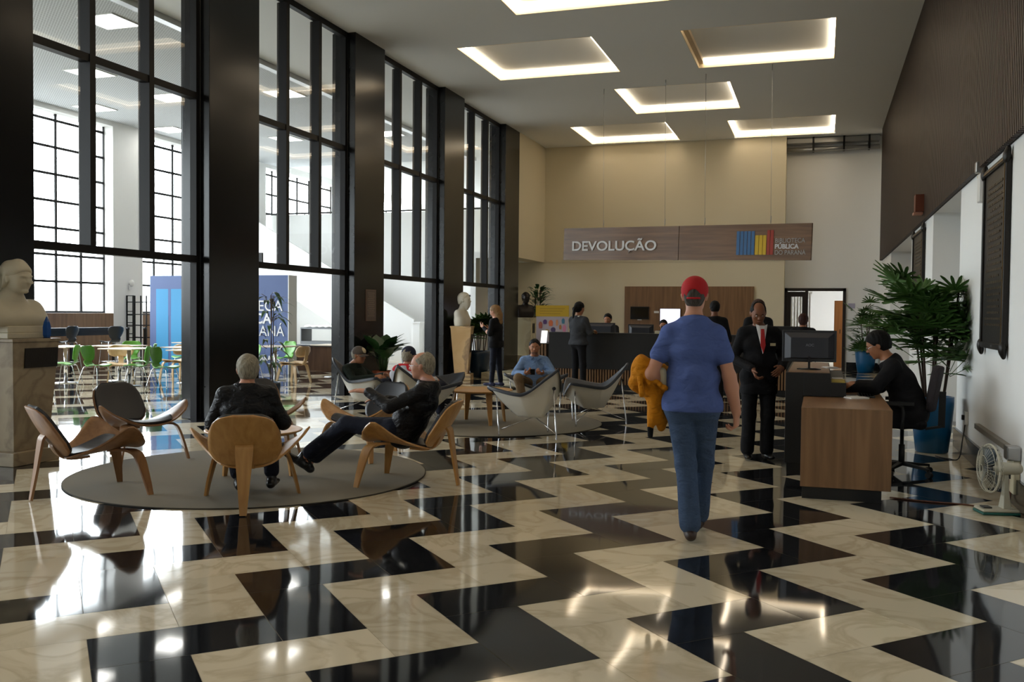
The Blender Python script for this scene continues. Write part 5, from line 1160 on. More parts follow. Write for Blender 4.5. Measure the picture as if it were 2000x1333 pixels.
# ------------------------------------------------------------------ hanging sign
def sign():
    A = Vector((-5.565, 20.5, 3.075)); B = Vector((-.195, 18.9, 2.935)); d = (B-A); L_ = d.length; H = .715
    t = empty('hanging_sign', A, 0, 'long wooden sign reading DEVOLUÇÃO hanging from the ceiling on thin wires', 'sign')
    x = d.normalized(); y = Vector((0, 0, 1)).cross(x).normalized(); z = x.cross(y); Mx = Matrix((x, y, z)).transposed().to_4x4(); Mx.translation = A; t.matrix_world = Mx
    mid = L_*.505
    MB().box(0, 0, -H/2, mid-.006, .06, H/2).build('board', M_WOODH, t); MB().box(mid+.006, 0, -H/2, L_, .06, H/2).build('board', M_WOODH, t)
    MB().box(.02, .02, -H/2+.02, L_-.02, .05, H/2-.02).build('core', M_BLACK, t)
    X = lambda px: L_*((px-1101)/484*21.2)/((px-1101)/484*21.2+(1-(px-1101)/484)*18.0)
    mw = mat('sign_white', rgb(214,214,216), .5); R90 = (PI/2, 0, 0)
    o = text('lettering', 'DEVOLUÇÃO', .295, mw, (X(1117), -.012, -.145), R90, t, .012, .005); w = o.dimensions.x; o.scale.x = (X(1281)-X(1117))/max(w, .01)
    cols = [((58,108,160), [(1439+7.2*k, 1445+7.2*k) for k in range(5)], 451, 496), ((214,178,30), [(1475.5+7.5*k, 1482+7.5*k) for k in range(3)], 459, 496), ((160,52,34), [(1498.5, 1504), (1505, 1511)], 449.5, 496)]
    Z = lambda py, px: (472-py)/(66.5+ (px-1333)/240*3)*H
    for c, bars, p0, p1 in cols:
        m = mat('logo_%d' % c[0], rgb(*c), .5)
        for a, b in bars: MB().box(X(a), -.010, Z(p1, a), X(b), 0, Z(p0, a)).build('logo_bar', m, t)
    mg = mat('sign_grey_white', rgb(176,172,168), .5)
    for s_, py, bold in (('BIBLIOTECA', 473.5, 0), ('PÚBLICA', 484.5, .004), ('DO PARANÁ', 496, 0)):
        o = text('lettering', s_, .125, mg if not bold else mw, (X(1514), -.006, Z(py, 1514)), R90, t, .005, bold); tw = (X(1574)-X(1514))*(1.0 if 'P' != s_[0] else .78)*(.97 if s_[0] == 'B' else 1); o.scale.x = tw/max(o.dimensions.x, .01)
    for px in (1176, 1296, 1374, 1503):
        u = X(px); p = A+x*u; q = t.matrix_world.inverted() @ Vector((p.x, p.y, CEIL_Z)); mb = MB(); mb.tube([(u, .03, H/2), tuple(q)], .0035, 5); mb.tube([(u, .03, H/2+.02), (u, .03, H/2+.16)], .010, 6); mb.tube([q+Vector((0, 0, -.12)), tuple(q)], .010, 6); mb.build('wire', M_STEEL, t)
sign()

# ------------------------------------------------------------------ service counter along the back
def counter():
    t = empty('service_counter', (0, 0, 0), 0, 'long black service counter with slatted wooden base at the back of the hall', 'counter'); Y = 18.1
    MB().box(-5.20, Y-.02, .40, -1.08, Y+.03, 1.10).build('front_panel', M_BLACK, t); MB().box(-5.20, Y-.03, 1.10, -1.08, Y+.35, 1.125).build('countertop', M_BLACK, t); MB().box(-5.2, Y+.35, .70, -1.08, Y+1.0, .74).build('desktop', M_BLACK, t)
    MB().box(-1.08, Y-.03, .50, -.30, Y+.35, 1.30).build('raised_end', M_BLACK, t)
    MB().box(-5.18, Y+.03, .0, -.32, Y+.30, .10).build('plinth', M_BLACK, t)
    mb = MB(); x = -5.19
    while x < -.34: mb.box(x, Y, .10, x+.032, Y+.03, .52 if x > -1.10 else .40); x += .055
    mb.build('slats', M_WOODP, t); MB().box(-5.19, Y+.03, .10, -.32, Y+.06, .55).build('slat_backing', M_SLATB, t)
    mb = MB(); x = -5.62
    while x < -5.24: mb.box(x, Y-.02, .04, x+.04, Y+.01, .88); x += .065
    mb.build('slats', M_WOODP, t); MB().box(-5.62, Y+.01, 0, -5.21, Y+.75, .89).build('side_cabinet', M_SLATB, t)
    MB().box(-5.18, Y+.95, 0, -.32, Y+1.0, .70).build('back_panel', M_BLACK, t)
counter()
t = empty('tablet', (-5.36, 18.25, .89), -.2, 'white tablet standing lit on the low end of the counter', 'tablet')
mb = MB(); mb.T = Matrix.Rotation(-.2, 4, 'X'); mb.box(-.075, -.006, 0, .075, .006, .27); mb.build('case', M_WHITEP, t); mb = MB(); mb.T = Matrix.Rotation(-.2, 4, 'X'); mb.box(-.066, -.009, .012, .066, -.0062, .258); mb.build('screen', mat('lit_screen', (1, 1, 1, 1), .3, emit=(.92, .93, 1, 1), estr=.9), t)
mb = MB(); mb.box(-.05, 0, 0, .05, .09, .006); mb.build('foot', M_WHITEP, t)
def monitor(x, y, z, rz, label, w=.50, h=.30, stand=.14, back=True, logo=False):
    t = empty('monitor', (x, y, z), rz, label, 'monitor'); mb = MB()            # screen faces +Y, its back is towards -Y
    mb.box(-w/2, -.005, stand, w/2, .02, stand+h); mb.build('housing', mat('black_plastic', rgb(26,27,32), .35), t, bevel=.006)
    mb = MB(); a, b = w/2-.02, stand+.03; c = stand+h-.02; mb.rings([[(-a, -.004, b), (a, -.004, b), (a, -.004, c), (-a, -.004, c)], [(-a+.06, -.045, b+.01), (a-.06, -.045, b+.01), (a-.06, -.045, c-.05), (-a+.06, -.045, c-.05)]], True, True, False); mb.build('back_shell', mat('charcoal_plastic', rgb(40,42,50), .4), t, bevel=.004)
    mb = MB(); mb.box(-w/2+.012, .0202, stand+.02, w/2-.012, .0215, stand+h-.012); mb.build('screen', mat('screen_off', rgb(12,14,20), .1), t)
    mb = MB(); mb.bar((0, -.02, .015), (0, -.035, stand+.06), .05, .02); mb.build('neck', mat('black_plastic', rgb(26,27,32), .35), t)
    MB().lathe([(.115, 0), (.115, .008), (.03, .018)], 28).build('base', M_GLOSSBLACK, t)
    if logo: text('logo', 'AOC', .035, mat('logo_grey', rgb(110,112,120), .4), (-.035, -.047, stand+h*.5), (PI/2, 0, 0), t, .001, .001)
    return t
monitor(-4.28, 18.72, .74, 0, 'monitor on the counter in front of the young clerk, half behind the woman', .60, .38, .20)
monitor(-3.45, 18.72, .74, 0, 'monitor in the middle of the counter, left of the curly-haired clerk', .52, .36, .20)
monitor(-2.78, 18.72, .74, .1, 'monitor in front of the curly-haired clerk, beside the red-capped man', .52, .36, .17)
for x, lb, c in ((-4.33, 'small pale green box on the counter beside the standing woman', (186,190,120)), (-3.02, 'small cream box on the counter between two monitors', (196,190,160)), (-2.72, 'white cup on the counter next to the red-capped man', (220,220,216))):
    t = empty('desk_box' if 'box' in lb else 'cup', (x, 18.22, 1.125), 0, lb, 'box' if 'box' in lb else 'cup'); mt = mat('card_%d' % c[0], rgb(*c), .6)
    if 'box' in lb: MB().box(-.06, -.03, 0, .06, .03, .05).build('body', mt, t); MB().box(-.05, -.02, .05, .05, .02, .055).build('card', M_WHITEP, t)
    else: MB().lathe([(.028, 0), (.035, .09), (.031, .09), (.025, .006)], 16, cap=False).build('wall', mt, t); MB().lathe([(.026, .004), (.001, .004)], 16).build('bottom', mt, t)
# back wall fittings
struct('trim_3', MB().box(-5.44, YB-.04, 0, -1.78, YB, 2.31), M_WOODP)
t = empty('wall_television', (-4.985, YB-.04, 1.54), 0, 'black wall-mounted television left of the lit screen', 'television'); MB().box(-.27, -.05, -.185, .27, 0, .185).build('case', M_BLACK, t, bevel=.005); MB().box(-.255, -.053, -.165, .255, -.0505, .17).build('screen', M_GLOSSBLACK, t)
MB().box(-.06, -.052, -.21, .06, -.03, -.185).build('sensor', M_WHITEP, t)
t = empty('wall_switch', (-4.50, YB-.04, 1.57), 0, 'small white switch plate on the wood panel between the two screens', 'switch'); MB().box(-.07, -.012, -.03, .07, 0, .03).build('plate', M_WHITEP, t); MB().box(-.03, -.018, -.015, .03, -.012, .015).build('rocker', M_WHITEP, t)
t = empty('wall_screen', (-4.10, YB-.04, 1.40), 0, 'lit white-violet screen on the wood panel, cut by the blue T-shirt', 'screen'); MB().box(-.30, -.05, -.28, .30, 0, .28).build('case', M_BLACK, t, bevel=.004); MB().box(-.285, -.053, -.265, .285, -.0505, .265).build('screen', mat('lit_screen_violet', (1, 1, 1, 1), .3, emit=(.80, .80, 1, 1), estr=1.0), t)
# notice board with yellow header
t = empty('notice_board', (-5.965, 21.0, 0), 0, 'free-standing notice board with mustard yellow header and coloured cut-outs', 'board')
MB().box(-.385, 0, .35, .385, .02, 1.43).build('panel', mat('mauve_board', rgb(176,166,176), .7), t); MB().box(-.40, -.006, 1.43, .40, .024, 1.69).build('header', mat('mustard_board', rgb(196,160,20), .6), t)
for x in (-.37, .37): MB().box(x-.015, .0, 0, x+.015, .03, .35).build('leg', mat('mustard_board', rgb(196,160,20), .6), t)
MB().box(-.385, -.003, .06, -.20, .012, .35).build('yellow_flap', mat('mustard_board', rgb(196,160,20), .6), t)
for k in range(3): MB().box(-.30, -.009, 1.61-.06*k, .30-.05*k, -.006, 1.622-.06*k).build('text_line', mat('board_print', rgb(150,118,16), .6), t)
for k, (x, z, w, h, c) in enumerate([(-.28, 1.22, .05, .09, (168,90,70)), (-.17, 1.30, .05, .06, (74,44,104)), (-.03, 1.27, .055, .08, (204,104,56)), (.12, 1.28, .03, .08, (206,140,92)), (.27, 1.32, .04, .07, (60,120,150)), (-.12, 1.09, .05, .04, (172,140,50)), (.03, 1.12, .06, .06, (66,50,92)), (.20, 1.18, .03, .06, (180,120,60)), (.30, 1.15, .045, .09, (196,120,150)), (.02, .95, .05, .04, (120,90,140)), (-.10, .80, .04, .04, (60,70,110)), (.05, .72, .04, .03, (70,60,100))]):
    mb = MB(); mb.T = Matrix.Translation((x, -.004, z)) @ Matrix.Rotation(PI/2, 4, 'X'); mb.prism([(w*math.cos(a)*(1 if math.sin(a) > 0 else .9), h*(math.sin(a) if math.sin(a) > 0 else max(-.8, math.sin(a)*1.4))) for a in np.linspace(0, 2*PI, 18)[:-1]], 0, .004); mb.build('cut_out', mat('cut_%d_%d' % (k, c[0]), rgb(*c), .6), t)

# ------------------------------------------------------------------ glazed door and the room behind it
d = empty('door_1', (0, 27.5, 0)); d['kind'] = 'structure'; M_DFR = mat('dark_door_frame', rgb(34,24,22), .45)
mb = MB(); mb.box(-.98, -.04, 0, -.90, .1, 2.28); mb.box(-.42, -.04, 0, -.34, .1, 2.2); mb.box(.58, -.04, 0, .66, .1, 2.28); mb.box(-.98, -.04, 2.20, .66, .1, 2.28); mb.build('door_frame', M_DFR, d)
mb = MB(); mb.box(-.90, 0, 0, -.80, .05, 2.18); mb.box(-.50, 0, 0, -.42, .05, 2.18); mb.box(-.80, 0, 2.04, -.50, .05, 2.18); mb.box(-.80, 0, 0, -.50, .05, .25); mb.build('door_leaf', M_DFR, d); MB().quad((-.80, .025, .25), (-.50, .025, .25), (-.50, .025, 2.04), (-.80, .025, 2.04)).build('pane', M_GLASS, d)
struct('back_room_walls', MB().box(-3.0, 32.0, 0, 3.6, 32.2, 3.0).box(-3.1, 27.8, 0, -3.0, 32.2, 3.0).box(3.5, 27.8, 0, 3.6, 32.2, 3.0), M_HALL); struct('back_room_ceiling', MB().box(-3.1, 27.8, 2.75, 3.6, 32.2, 2.85), M_HALL)
struct('back_room_floor', MB().box(-3.1, 27.5, -.05, 3.6, 32.2, .0015), mat('pale_terrazzo', rgb(190,180,162), .3))
t = empty('tube_light', (0.1, 29.6, 2.74), 0, 'white fluorescent ceiling tubes seen through the open door', 'ceiling light'); MB().box(-1.2, -.5, -.10, 1.5, -.44, -.03).build('tube', mat('fluorescent', (1, 1, 1, 1), .5, emit=(.95, .97, 1, 1), estr=9), t); MB().box(-1.2, .44, -.10, 1.5, .5, -.03).build('tube', MATS['fluorescent'], t); MB().box(-1.2, -.55, -.03, 1.5, .55, 0).build('fitting', M_WHITEP, t)
t = empty('wood_cabinet', (.50, 28.6, 0), 0, 'tall orange-brown wooden cabinet just inside the open door', 'cabinet'); MB().box(-.12, 0, 0, .9, .5, 1.95).build('body', mat('orange_wood', rgb(176,116,64), .5), t); MB().box(-.11, -.015, .05, .40, 0, 1.93).build('door', wood('orange_wood_door', rgb(180,118,62), rgb(198,134,76), 2), t); MB().box(.03, -.03, 1.0, .05, -.015, 1.12).build('handle', M_BLACK, t); MB().box(-.12, -.002, .86, .9, .001, .90).build('dark_rail', M_BLACK, t)
t = empty('vertical_blind', (-.66, 28.9, 0), 0, 'white vertical blind strips behind the glass door leaf', 'blind')
for k in range(9): MB().box(-.36+.085*k, 0, .30, -.31+.085*k, .012, 2.15).build('strip', M_WHITEP, t)
MB().box(-.38, -.02, 2.15, .42, .03, 2.20).build('rail', M_WHITEP, t)
t = empty('bar_stool', (-.12, 28.2, 0), 0, 'black stool top showing above the monitor, in the open doorway', 'stool'); MB().lathe([(.04, .85), (.07, .92), (.12, 1.02), (.12, 1.03), (.02, 1.0)], 16).build('seat', M_BLACK, t); MB().lathe([(.02, .02), (.02, .86)], 10).build('post', M_CHROME, t); MB().lathe([(.18, 0), (.18, .015), (.03, .03)], 24).build('base', M_BLACK, t)
t = tag(MB().box(.72, 27.49, 1.72, .90, 27.5, 1.86).build('paper_notice', mat('lilac_paper', rgb(176,172,196), .8)), 'small lilac paper notice on the white wall right of the door', 'notice')
t = empty('ceiling_duct', (0, 27.2, 6.1), 0, 'grey metal ducts under the ceiling in the back right corner', 'duct'); mb = MB(); mb.box(-.98, 0, .18, XR-.08, .25, .34); mb.build('upper_duct', M_ALU, t, bevel=.02); MB().tube([(-.98, .05, .02), (XR-.08, .05, .02)], .07, 12).build('lower_pipe', M_ALU, t)
for x in (-.3, .5, 1.15): MB().box(x, -.02, -.03, x+.05, .28, .35).build('clamp', M_FRAME, t)

# ------------------------------------------------------------------ reception desk with monitor, papers and chair
t = empty('reception_desk', (0, 0, 0), 0, 'wood-fronted reception desk with a taller black side on its left', 'desk')
mb = MB().box(-.135, 7.98, .10, .56, 8.03, .75); mb.build('front_panel', M_WOODP, t, bevel=.002); MB().box(-.135, 8.03, .71, .56, 10.1, .75).build('worktop', wood('walnut_worktop', rgb(122,88,60), rgb(150,114,80), 1, 1.0, .3), t)
MB().box(-.12, 8.03, 0, .49, 8.08, .10).build('plinth', M_BLACK, t); MB().box(-.12, 8.0, 0, .49, 8.03, .095).build('plinth', M_BLACK, t)
MB().box(-.30, 9.08, .12, -.14, 11.2, .97).build('black_side', M_BLACK, t, bevel=.003); MB().box(-.28, 9.14, 0, -.14, 11.15, .12).build('side_plinth', M_BLACK, t)
MB().box(-.14, 9.08, .755, .10, 11.2, .97).build('black_shelf', M_BLACK, t, bevel=.003); MB().box(.10, 9.08, .755, .235, 11.2, .885).build('lower_step', M_BLACK, t, bevel=.003)
MB().box(-.28, 9.12, .9705, .09, 11.15, .973).build('wooden_top', M_WOODP, t)
monitor(-.10, 9.62, .973, .06, 'black monitor seen from behind on the reception desk', .51, .31, .075, logo=True)
def lay(name, label, cat, x, y, z, rz, fn): t = empty(name, (x, y, z), rz, label, cat); fn(t); return t
M_YEL = mat('yellow_card', rgb(176,156,70), .7); M_PAPER = mat('paper_white', rgb(226,224,218), .8); M_PINKP = mat('pink_paper', rgb(214,170,150), .8)
def papers(m, n, s):
    def f(t):
        r = random.Random(s)
        for k in range(n):
            mb = MB(); mb.T = Matrix.Rotation(r.uniform(-.3, .3), 4, 'Z'); mb.box(-.05, -.08, .001+.003*k, .05, .08, .003+.003*k); mb.build('sheet', m if k % 2 == 0 else M_PAPER, t)
    return f
lay('folder', 'open yellow folder lying on the lower black step of the desk', 'folder', .168, 9.30, .885, 0, lambda t: (MB().box(-.06, -.18, 0, .06, .18, .006).build('cover', M_YEL, t), MB().box(-.055, -.17, .006, .05, .16, .010).build('page', M_YEL, t)))
lay('paper_pile', 'crumpled white slips beside the monitor foot', 'paper', .10, 9.95, .973, .4, papers(M_PAPER, 5, 1)); lay('paper_pile', 'pink and white slips at the end of the yellow folder', 'paper', .165, 9.62, .885, .2, papers(M_PINKP, 4, 2))
lay('keyboard', 'black keyboard on the wooden worktop before the receptionist', 'keyboard', .42, 9.35, .75, PI/2, lambda t: (MB().box(-.2, -.07, 0, .2, .07, .014).build('body', M_BLACK, t, bevel=.003), [MB().box(-.18+.028*i, -.055+.024*j, .014, -.157+.028*i, -.036+.024*j, .019).build('key', M_GLOSSBLACK, t) for i in range(13) for j in range(5)]))
def phone_(t):
    MB().box(-.08, -.09, 0, .08, .09, .035).build('base', M_BLACK, t, bevel=.008); mb = MB(); mb.tube(smooth_path([(-.055, -.10, .05), (-.055, -.06, .065), (-.055, .06, .065), (-.055, .10, .05)], 3), .02, 8); mb.build('handset', M_BLACK, t)
lay('telephone', 'black desk telephone on the worktop by the papers', 'telephone', .30, 9.85, .75, .3, phone_)
lay('notepad', 'cream notepad under the hands of the receptionist', 'notepad', .30, 9.12, .75, .5, lambda t: (MB().box(-.09, -.12, 0, .09, .12, .012).build('block', M_PAPER, t), MB().box(-.09, .10, .012, .09, .12, .016).build('binding', M_BLACK, t)))
def office_chair(x, y, rz):
    t = empty('office_chair', (x, y, 0), rz, 'black swivel office chair with grey back under the receptionist', 'chair'); f = cloth('grey_upholstery', rgb(58,54,58), .95, .2, 20)
    F = Field(.01); F.cone((-.17, -.16, .50), (.17, -.16, .50), .05, None, .03); F.cone((-.17, .17, .49), (.17, .17, .49), .045, None, .03); F.cone((-.17, 0, .50), (.17, 0, .50), .05, None, .03); F.cone((-.19, -.16, .5), (-.19, .17, .49), .045, None, .03); F.cone((.19, -.16, .5), (.19, .17, .49), .045, None, .03); F.cone((0, -.1, .5), (0, .12, .5), .05, None, .05); F.build('seat', C_BLACKW, t)
    MB().sheet(lambda a, b: ((2*a-1)*.22*(1-.25*abs(2*b-1)**3), -.26-.07*b+.05*(2*a-1)**2, .62+.42*b), 14, 14, .06).build('backrest', f, t, bevel=.02)
    mb = MB(); mb.bar((0, -.20, .44), (0, -.34, .47), .06, .02); mb.bar((0, -.34, .46), (0, -.345, .80), .06, .02); mb.build('back_support', M_BLACK, t)
    for sx in (-1, 1): mb = MB(); mb.tube(smooth_path([(sx*.18, 0, .46), (sx*.28, 0, .48), (sx*.28, 0, .66), (sx*.28, .12, .68)], 3), .014, 8); mb.box(sx*.28-.03, -.10, .68, sx*.28+.03, .16, .71); mb.build('armrest', M_BLACK, t)
    MB().lathe([(.028, .08), (.028, .28), (.018, .28), (.018, .46)], 14).build('gas_column', M_BLACK, t); MB().tube([(.15, .05, .44), (.27, .05, .42)], .008, 6).build('lever', M_BLACK, t)
    for k in range(5):
        a = 2*PI*k/5+.3; c, s = math.cos(a), math.sin(a); mb = MB(); mb.bar((0.02*c, .02*s, .10), (.30*c, .30*s, .075), .05, .035, .03, .02); l = mb.build('leg', M_BLACK, t, bevel=.004)
        mb = MB(); mb.T = Matrix.Translation((.30*c, .30*s, .028)) @ Matrix.Rotation(a, 4, 'Z') @ Matrix.Rotation(PI/2, 4, 'X'); mb.lathe([(.028, -.022), (.028, .022)], 14); mb.tube([(0, .0, 0), (0, .045, 0)], .008, 6); mb.build('caster', M_BLACK, l)
office_chair(.76, 9.60, PI/2-.08)

# ------------------------------------------------------------------ right wall: plaques, lamp, fan, rail, cable
def plaque(y0, y1, z0, z1, label, n=24, orn=True):
    t = empty('bronze_plaque', (XR-.002, (y0+y1)/2, (z0+z1)/2), 0, label, 'plaque'); h = (y1-y0)/2; v = (z1-z0)/2
    MB().box(-.03, -h, -v, 0, h, v).build('plate', M_BRONZEP, t)
    mb = MB(); e = .035
    mb.box(-.05, -h-e, -v, -.0, -h+.02, v); mb.box(-.05, h-.02, -v, -.0, h+e, v); mb.box(-.05, -h, v-.02, 0, h, v+e); mb.box(-.05, -h, -v-e, 0, h, -v+.02); mb.build('moulding', M_BRONZEP, t, bevel=.008)
    mb = MB(); mb.box(-.056, -h-.01, -v+.02, -.05, -h+.005, v-.02); mb.box(-.056, -h+.02, v-.005, -.05, h-.02, v+.01); mb.build('worn_edge', M_BRONZEL, t)
    for sy in (-1, 1):
        for sz in (-1, 1): F = Field(.008); F.ell((-.040, sy*(h+.01), sz*(v+.015)), (.033, .055, .065), None, .01); F.ell((-.03, sy*(h+.02), sz*(v+.07)), (.022, .03, .04), None, .02); F.build('corner_ornament', M_BRONZEP, t)
    r = random.Random(5); 
    for k in range(n):
        z = v-.16-k*(2*v-.28)/n; w = h*r.uniform(.45, .78); mb = MB(); y = -w
        while y < w: l = r.uniform(.02, .06); mb.box(-.036, y, z, -.030, min(y+l, w), z+.020); y += l+.014
        mb.build('inscription_line', mat('bronze_lettering', rgb(74,62,46), .4, metal=.4), t)
plaque(8.88, 10.0, 1.25, 2.86, 'large dark bronze plaque with raised inscription on the right wall, nearest the camera')
plaque(15.7, 17.3, 1.3, 2.86, 'narrow-looking bronze plaque farther along the right wall, behind the palm')
t = empty('wall_plaque', (-7.90, 15.53, 1.62), 0, 'small framed pinkish notice plate on the third pillar', 'plaque'); MB().box(0, -.20, -.29, .012, .20, .29).build('frame', mat('plaque_rim', rgb(120,96,84), .5), t); MB().box(.012, -.185, -.275, .016, .185, .275).build('sheet', mat('plaque_face', rgb(96,82,74), .5, var=.1, vscale=40), t)
for k in range(13): MB().box(.016, -.14+.02*(k % 3), .22-.035*k, .018, .13-.025*(k % 2), .232-.035*k).build('text_line', mat('plaque_print', rgb(136,120,108), .6), t)
t = empty('emergency_light', (XR, 10.25, 2.84), 0, 'white emergency light unit with metal lamp and yellow wire above the bronze plaque', 'lamp'); MB().box(-.06, -.07, -.20, 0, .07, .08).build('box', M_WHITEP, t, bevel=.01); MB().box(-.09, -.05, .09, -.01, .05, .20).build('lamp_head', M_STEEL, t, bevel=.01)
mb = MB(); mb.tube([(-.05, .09+.05*math.cos(a), .10+.05*math.sin(a)) for a in np.linspace(.5, 5.8, 12)], .004, 5); mb.build('yellow_wire', mat('yellow_wire', rgb(196,170,30), .5), t)
t = empty('wall_sconce', (XR-.065, 15.5, 3.22), 0, 'small red-brown box lamp on the dark slatted wall', 'lamp'); MB().box(-.12, -.12, -.12, 0, .12, .14).build('shade', mat('red_brown_box', rgb(104,48,26), .5), t); MB().box(-.14, -.10, -.16, -.01, .13, -.125).build('lens', mat('pale_lens', rgb(170,120,100), .4), t)
t = empty('wall_rail', (XR-.002, 9.2, .43), 0, 'grey metal rail bracket low on the right wall above the fan', 'rail'); MB().box(-.05, -1.0, -.03, 0, 1.0, .02).build('rail', mat('painted_rail', rgb(126,120,110), .45), t, bevel=.005); MB().box(-.10, -1.02, -.06, 0, -.86, .05).build('end_bracket', M_STEEL, t, bevel=.01); MB().box(-.05, -1.0, -.33, 0, -.72, -.06).build('socket_box', mat('cream_plastic', rgb(196,188,160), .5), t, bevel=.01); MB().box(-.06, -.90, -.22, -.05, -.86, -.16).build('plug', M_BLACK, t)
def fan(x, y, rz):
    t = empty('table_fan', (x, y, 0), rz, 'white table fan with wire cage and green base standing on the floor by the wall', 'fan'); m = mat('fan_cream', rgb(190,186,168), .4); g = mat('fan_green', rgb(30,96,88), .4)
    MB().box(-.10, -.14, 0, .10, .14, .02).build('green_base', g, t, bevel=.008); MB().box(-.095, -.135, .02, .095, .135, .042).build('base', m, t, bevel=.01); MB().box(-.04, -.11, .043, .04, -.05, .052).build('button_panel', mat('fan_dark', rgb(60,60,60), .5), t)
    mb = MB(); mb.rings([[(-.05, .03, .04), (.05, .03, .04), (.05, .09, .04), (-.05, .09, .04)], [(-.025, .04, .17), (.025, .04, .17), (.025, .08, .17), (-.025, .08, .17)], [(-.02, .045, .30), (.02, .045, .30), (.02, .075, .30), (-.02, .075, .30)]], True, True, False); mb.build('stem', m, t, bevel=.005)
    F = Field(.006); F.cone((0, .14, .345), (0, .0, .345), .045, .05, .01); F.build('motor', m, t)
    for nm, yy, s in (('cage', -.085, -1), ('cage', -.03, 1)):
        mb = MB()
        for r_ in ((.03, .10, .175) if s < 0 else (.05, .12)): mb.tube([(r_*math.cos(a), yy+s*.04*(1-(r_/.18)**2), .345+r_*math.sin(a)) for a in np.linspace(0, 2*PI, 37)], .0022, 5)
        for k in range(36): a = 2*PI*k/36; mb.tube([(q*math.cos(a), yy+s*.04*(1-(q/.18)**2), .345+q*math.sin(a)) for q in (.03, .10, .16, .18)], .0014, 4)
        mb.build(nm, m, t)
    mb = MB(); mb.tube([(.182*math.cos(a), -.058, .345+.182*math.sin(a)) for a in np.linspace(0, 2*PI, 41)], .008, 6); mb.build('rim', m, t)
    for k in range(3):
        mb = MB(); mb.T = Matrix.Translation((0, -.06, .345)) @ Matrix.Rotation(2*PI*k/3, 4, 'Y'); mb.sheet(lambda a, b: ((a-.5)*.13*(.4+.9*b), (a-.5)*.05, .02+.135*b), 5, 6, .002); mb.build('blade', mat('fan_blade', rgb(52,64,70), .3), t)
    mb = MB(); mb.T = Matrix.Translation((0, -.06, .345)) @ Matrix.Rotation(PI/2, 4, 'X'); mb.lathe([(.026, -.02), (.026, .015), (.012, .024)], 16); mb.build('hub', MATS['fan_dark'], t)
fan(1.31, 7.92, -1.34)
tag(MB().tube(smooth_path([(.57, 8.25, .006), (.85, 8.18, .006), (1.1, 8.16, .006), (1.30, 8.12, .006), (1.46, 8.3, .03), (1.47, 8.36, .20)], 5), .007, 6).build('power_cable', mat('brown_cable', rgb(96,56,36), .6)), 'brown power cable on the floor from the desk to the wall', 'cable')
tag(MB().tube(smooth_path([(XR-.02, 11.0, .40), (XR-.05, 10.98, .18), (XR-.12, 10.7, .02), (1.30, 10.75, .008), (1.2, 10.9, .008)], 5), .006, 6).build('black_cord', M_BLACK), 'black cord hanging from the wall socket to the floor near the blue pot', 'cable')
t = empty('wall_socket', (XR, 11.0, .42), 0, 'small wall socket box with a black plug above the dark baseboard', 'socket'); MB().box(-.035, -.05, -.07, 0, .05, .07).build('box', M_WHITEP, t, bevel=.005); MB().box(-.06, -.025, -.02, -.035, .025, .03).build('plug', M_BLACK, t)

# ------------------------------------------------------------------ bright hall: panel wall, bar, rack, stair and furniture
M_PB = mat('panel_slate_blue', rgb(74,92,136), .6); M_PC = mat('panel_cyan', rgb(48,132,180), .6); M_PD = mat('panel_mid_blue', rgb(70,90,138), .6)
def panel():
    t = empty('display_wall', (0, 19.26, 0), 0, 'blue free-standing panel wall with cyan book spines and white lettering', 'panel'); x0, x1, H = -15.91, -11.96, 2.35
    MB().box(x0, 0, 0, x1, .35, H).build('body', M_PB, t); MB().box(x1, -.005, 0, x1+.02, .355, H).build('end_board', M_WHITEP, t)
    for k, (a, b) in enumerate([(-15.55, -14.98), (-14.80, -14.42), (-14.24, -13.9)]): pass
    xs = [-15.72, -15.28, -14.84, -14.40]
    for a in xs: MB().box(a, -.004, .0, a+.36, 0, 2.02).build('book_spine', M_PC, t)
    for a in xs[1:]: MB().box(a-.08, -.006, 1.35, a, -.001, 2.02).build('dark_gap', M_PD, t)
    for a in (-13.95, -13.6, -13.25, -12.9, -12.6, -12.3): MB().box(a, -.003, 0, a+.012, 0, 2.0).build('spine_line', M_PD, t)
    mw = mat('sign_white', rgb(214,214,216), .5)
    def word(s, xr, z, size, bold, wd):
        o = text('lettering', s, size, mw, (0, -.010, z), (PI/2, 0, 0), t, .004, bold); o.scale.x = wd/max(o.dimensions.x, .01); o.location.x = xr-wd
    word('BIBLIOTECA', -12.13, 1.50, .36, 0, 1.95); word('PÚBLICA', -12.42, 1.20, .34, .008, 1.30); word('DO PARANÁ', -12.08, .90, .36, 0, 1.85); word('PARANÁ', -12.18, .31, .17, .005, .62)
panel()
t = empty('window_bar', (0, 0, 0), 0, 'long black bar shelf under the hall windows', 'bar'); MB().box(-17.25, 12.0, .98, -16.85, 19.35, 1.05).build('top', M_BLACK, t); MB().box(-16.95, 12.0, .86, -16.9, 19.35, .98).build('apron', M_BLACK, t)
for y in (12.3, 14.2, 16.2, 17.8, 19.2): MB().box(-17.0, y-.03, 0, -16.94, y+.03, .98).build('leg', M_BLACK, t)
t = empty('shelf_rack', (-17.68, 20.5, 0), 0, 'thin black metal shelf frame in front of the white hall column', 'rack')
for x in (0, .20, .63):
    for y in (0, .30): MB().box(x-.014, y-.014, 0, x+.014, y+.014, 1.88).build('upright', M_FRAME, t)
for z in (.35, .6, .85, 1.05, 1.15, 1.35, 1.45, 1.7, 1.87): MB().box(.0, -.01, z-.01, .20, .01, z+.01).build('rung', M_FRAME, t)
for z in (.75, 1.08, 1.37, 1.70): MB().box(0, -.012, z-.012, .63, .012, z+.012).build('rail', M_FRAME, t); MB().box(0, .288, z-.012, .63, .312, z+.012).build('rail', M_FRAME, t)
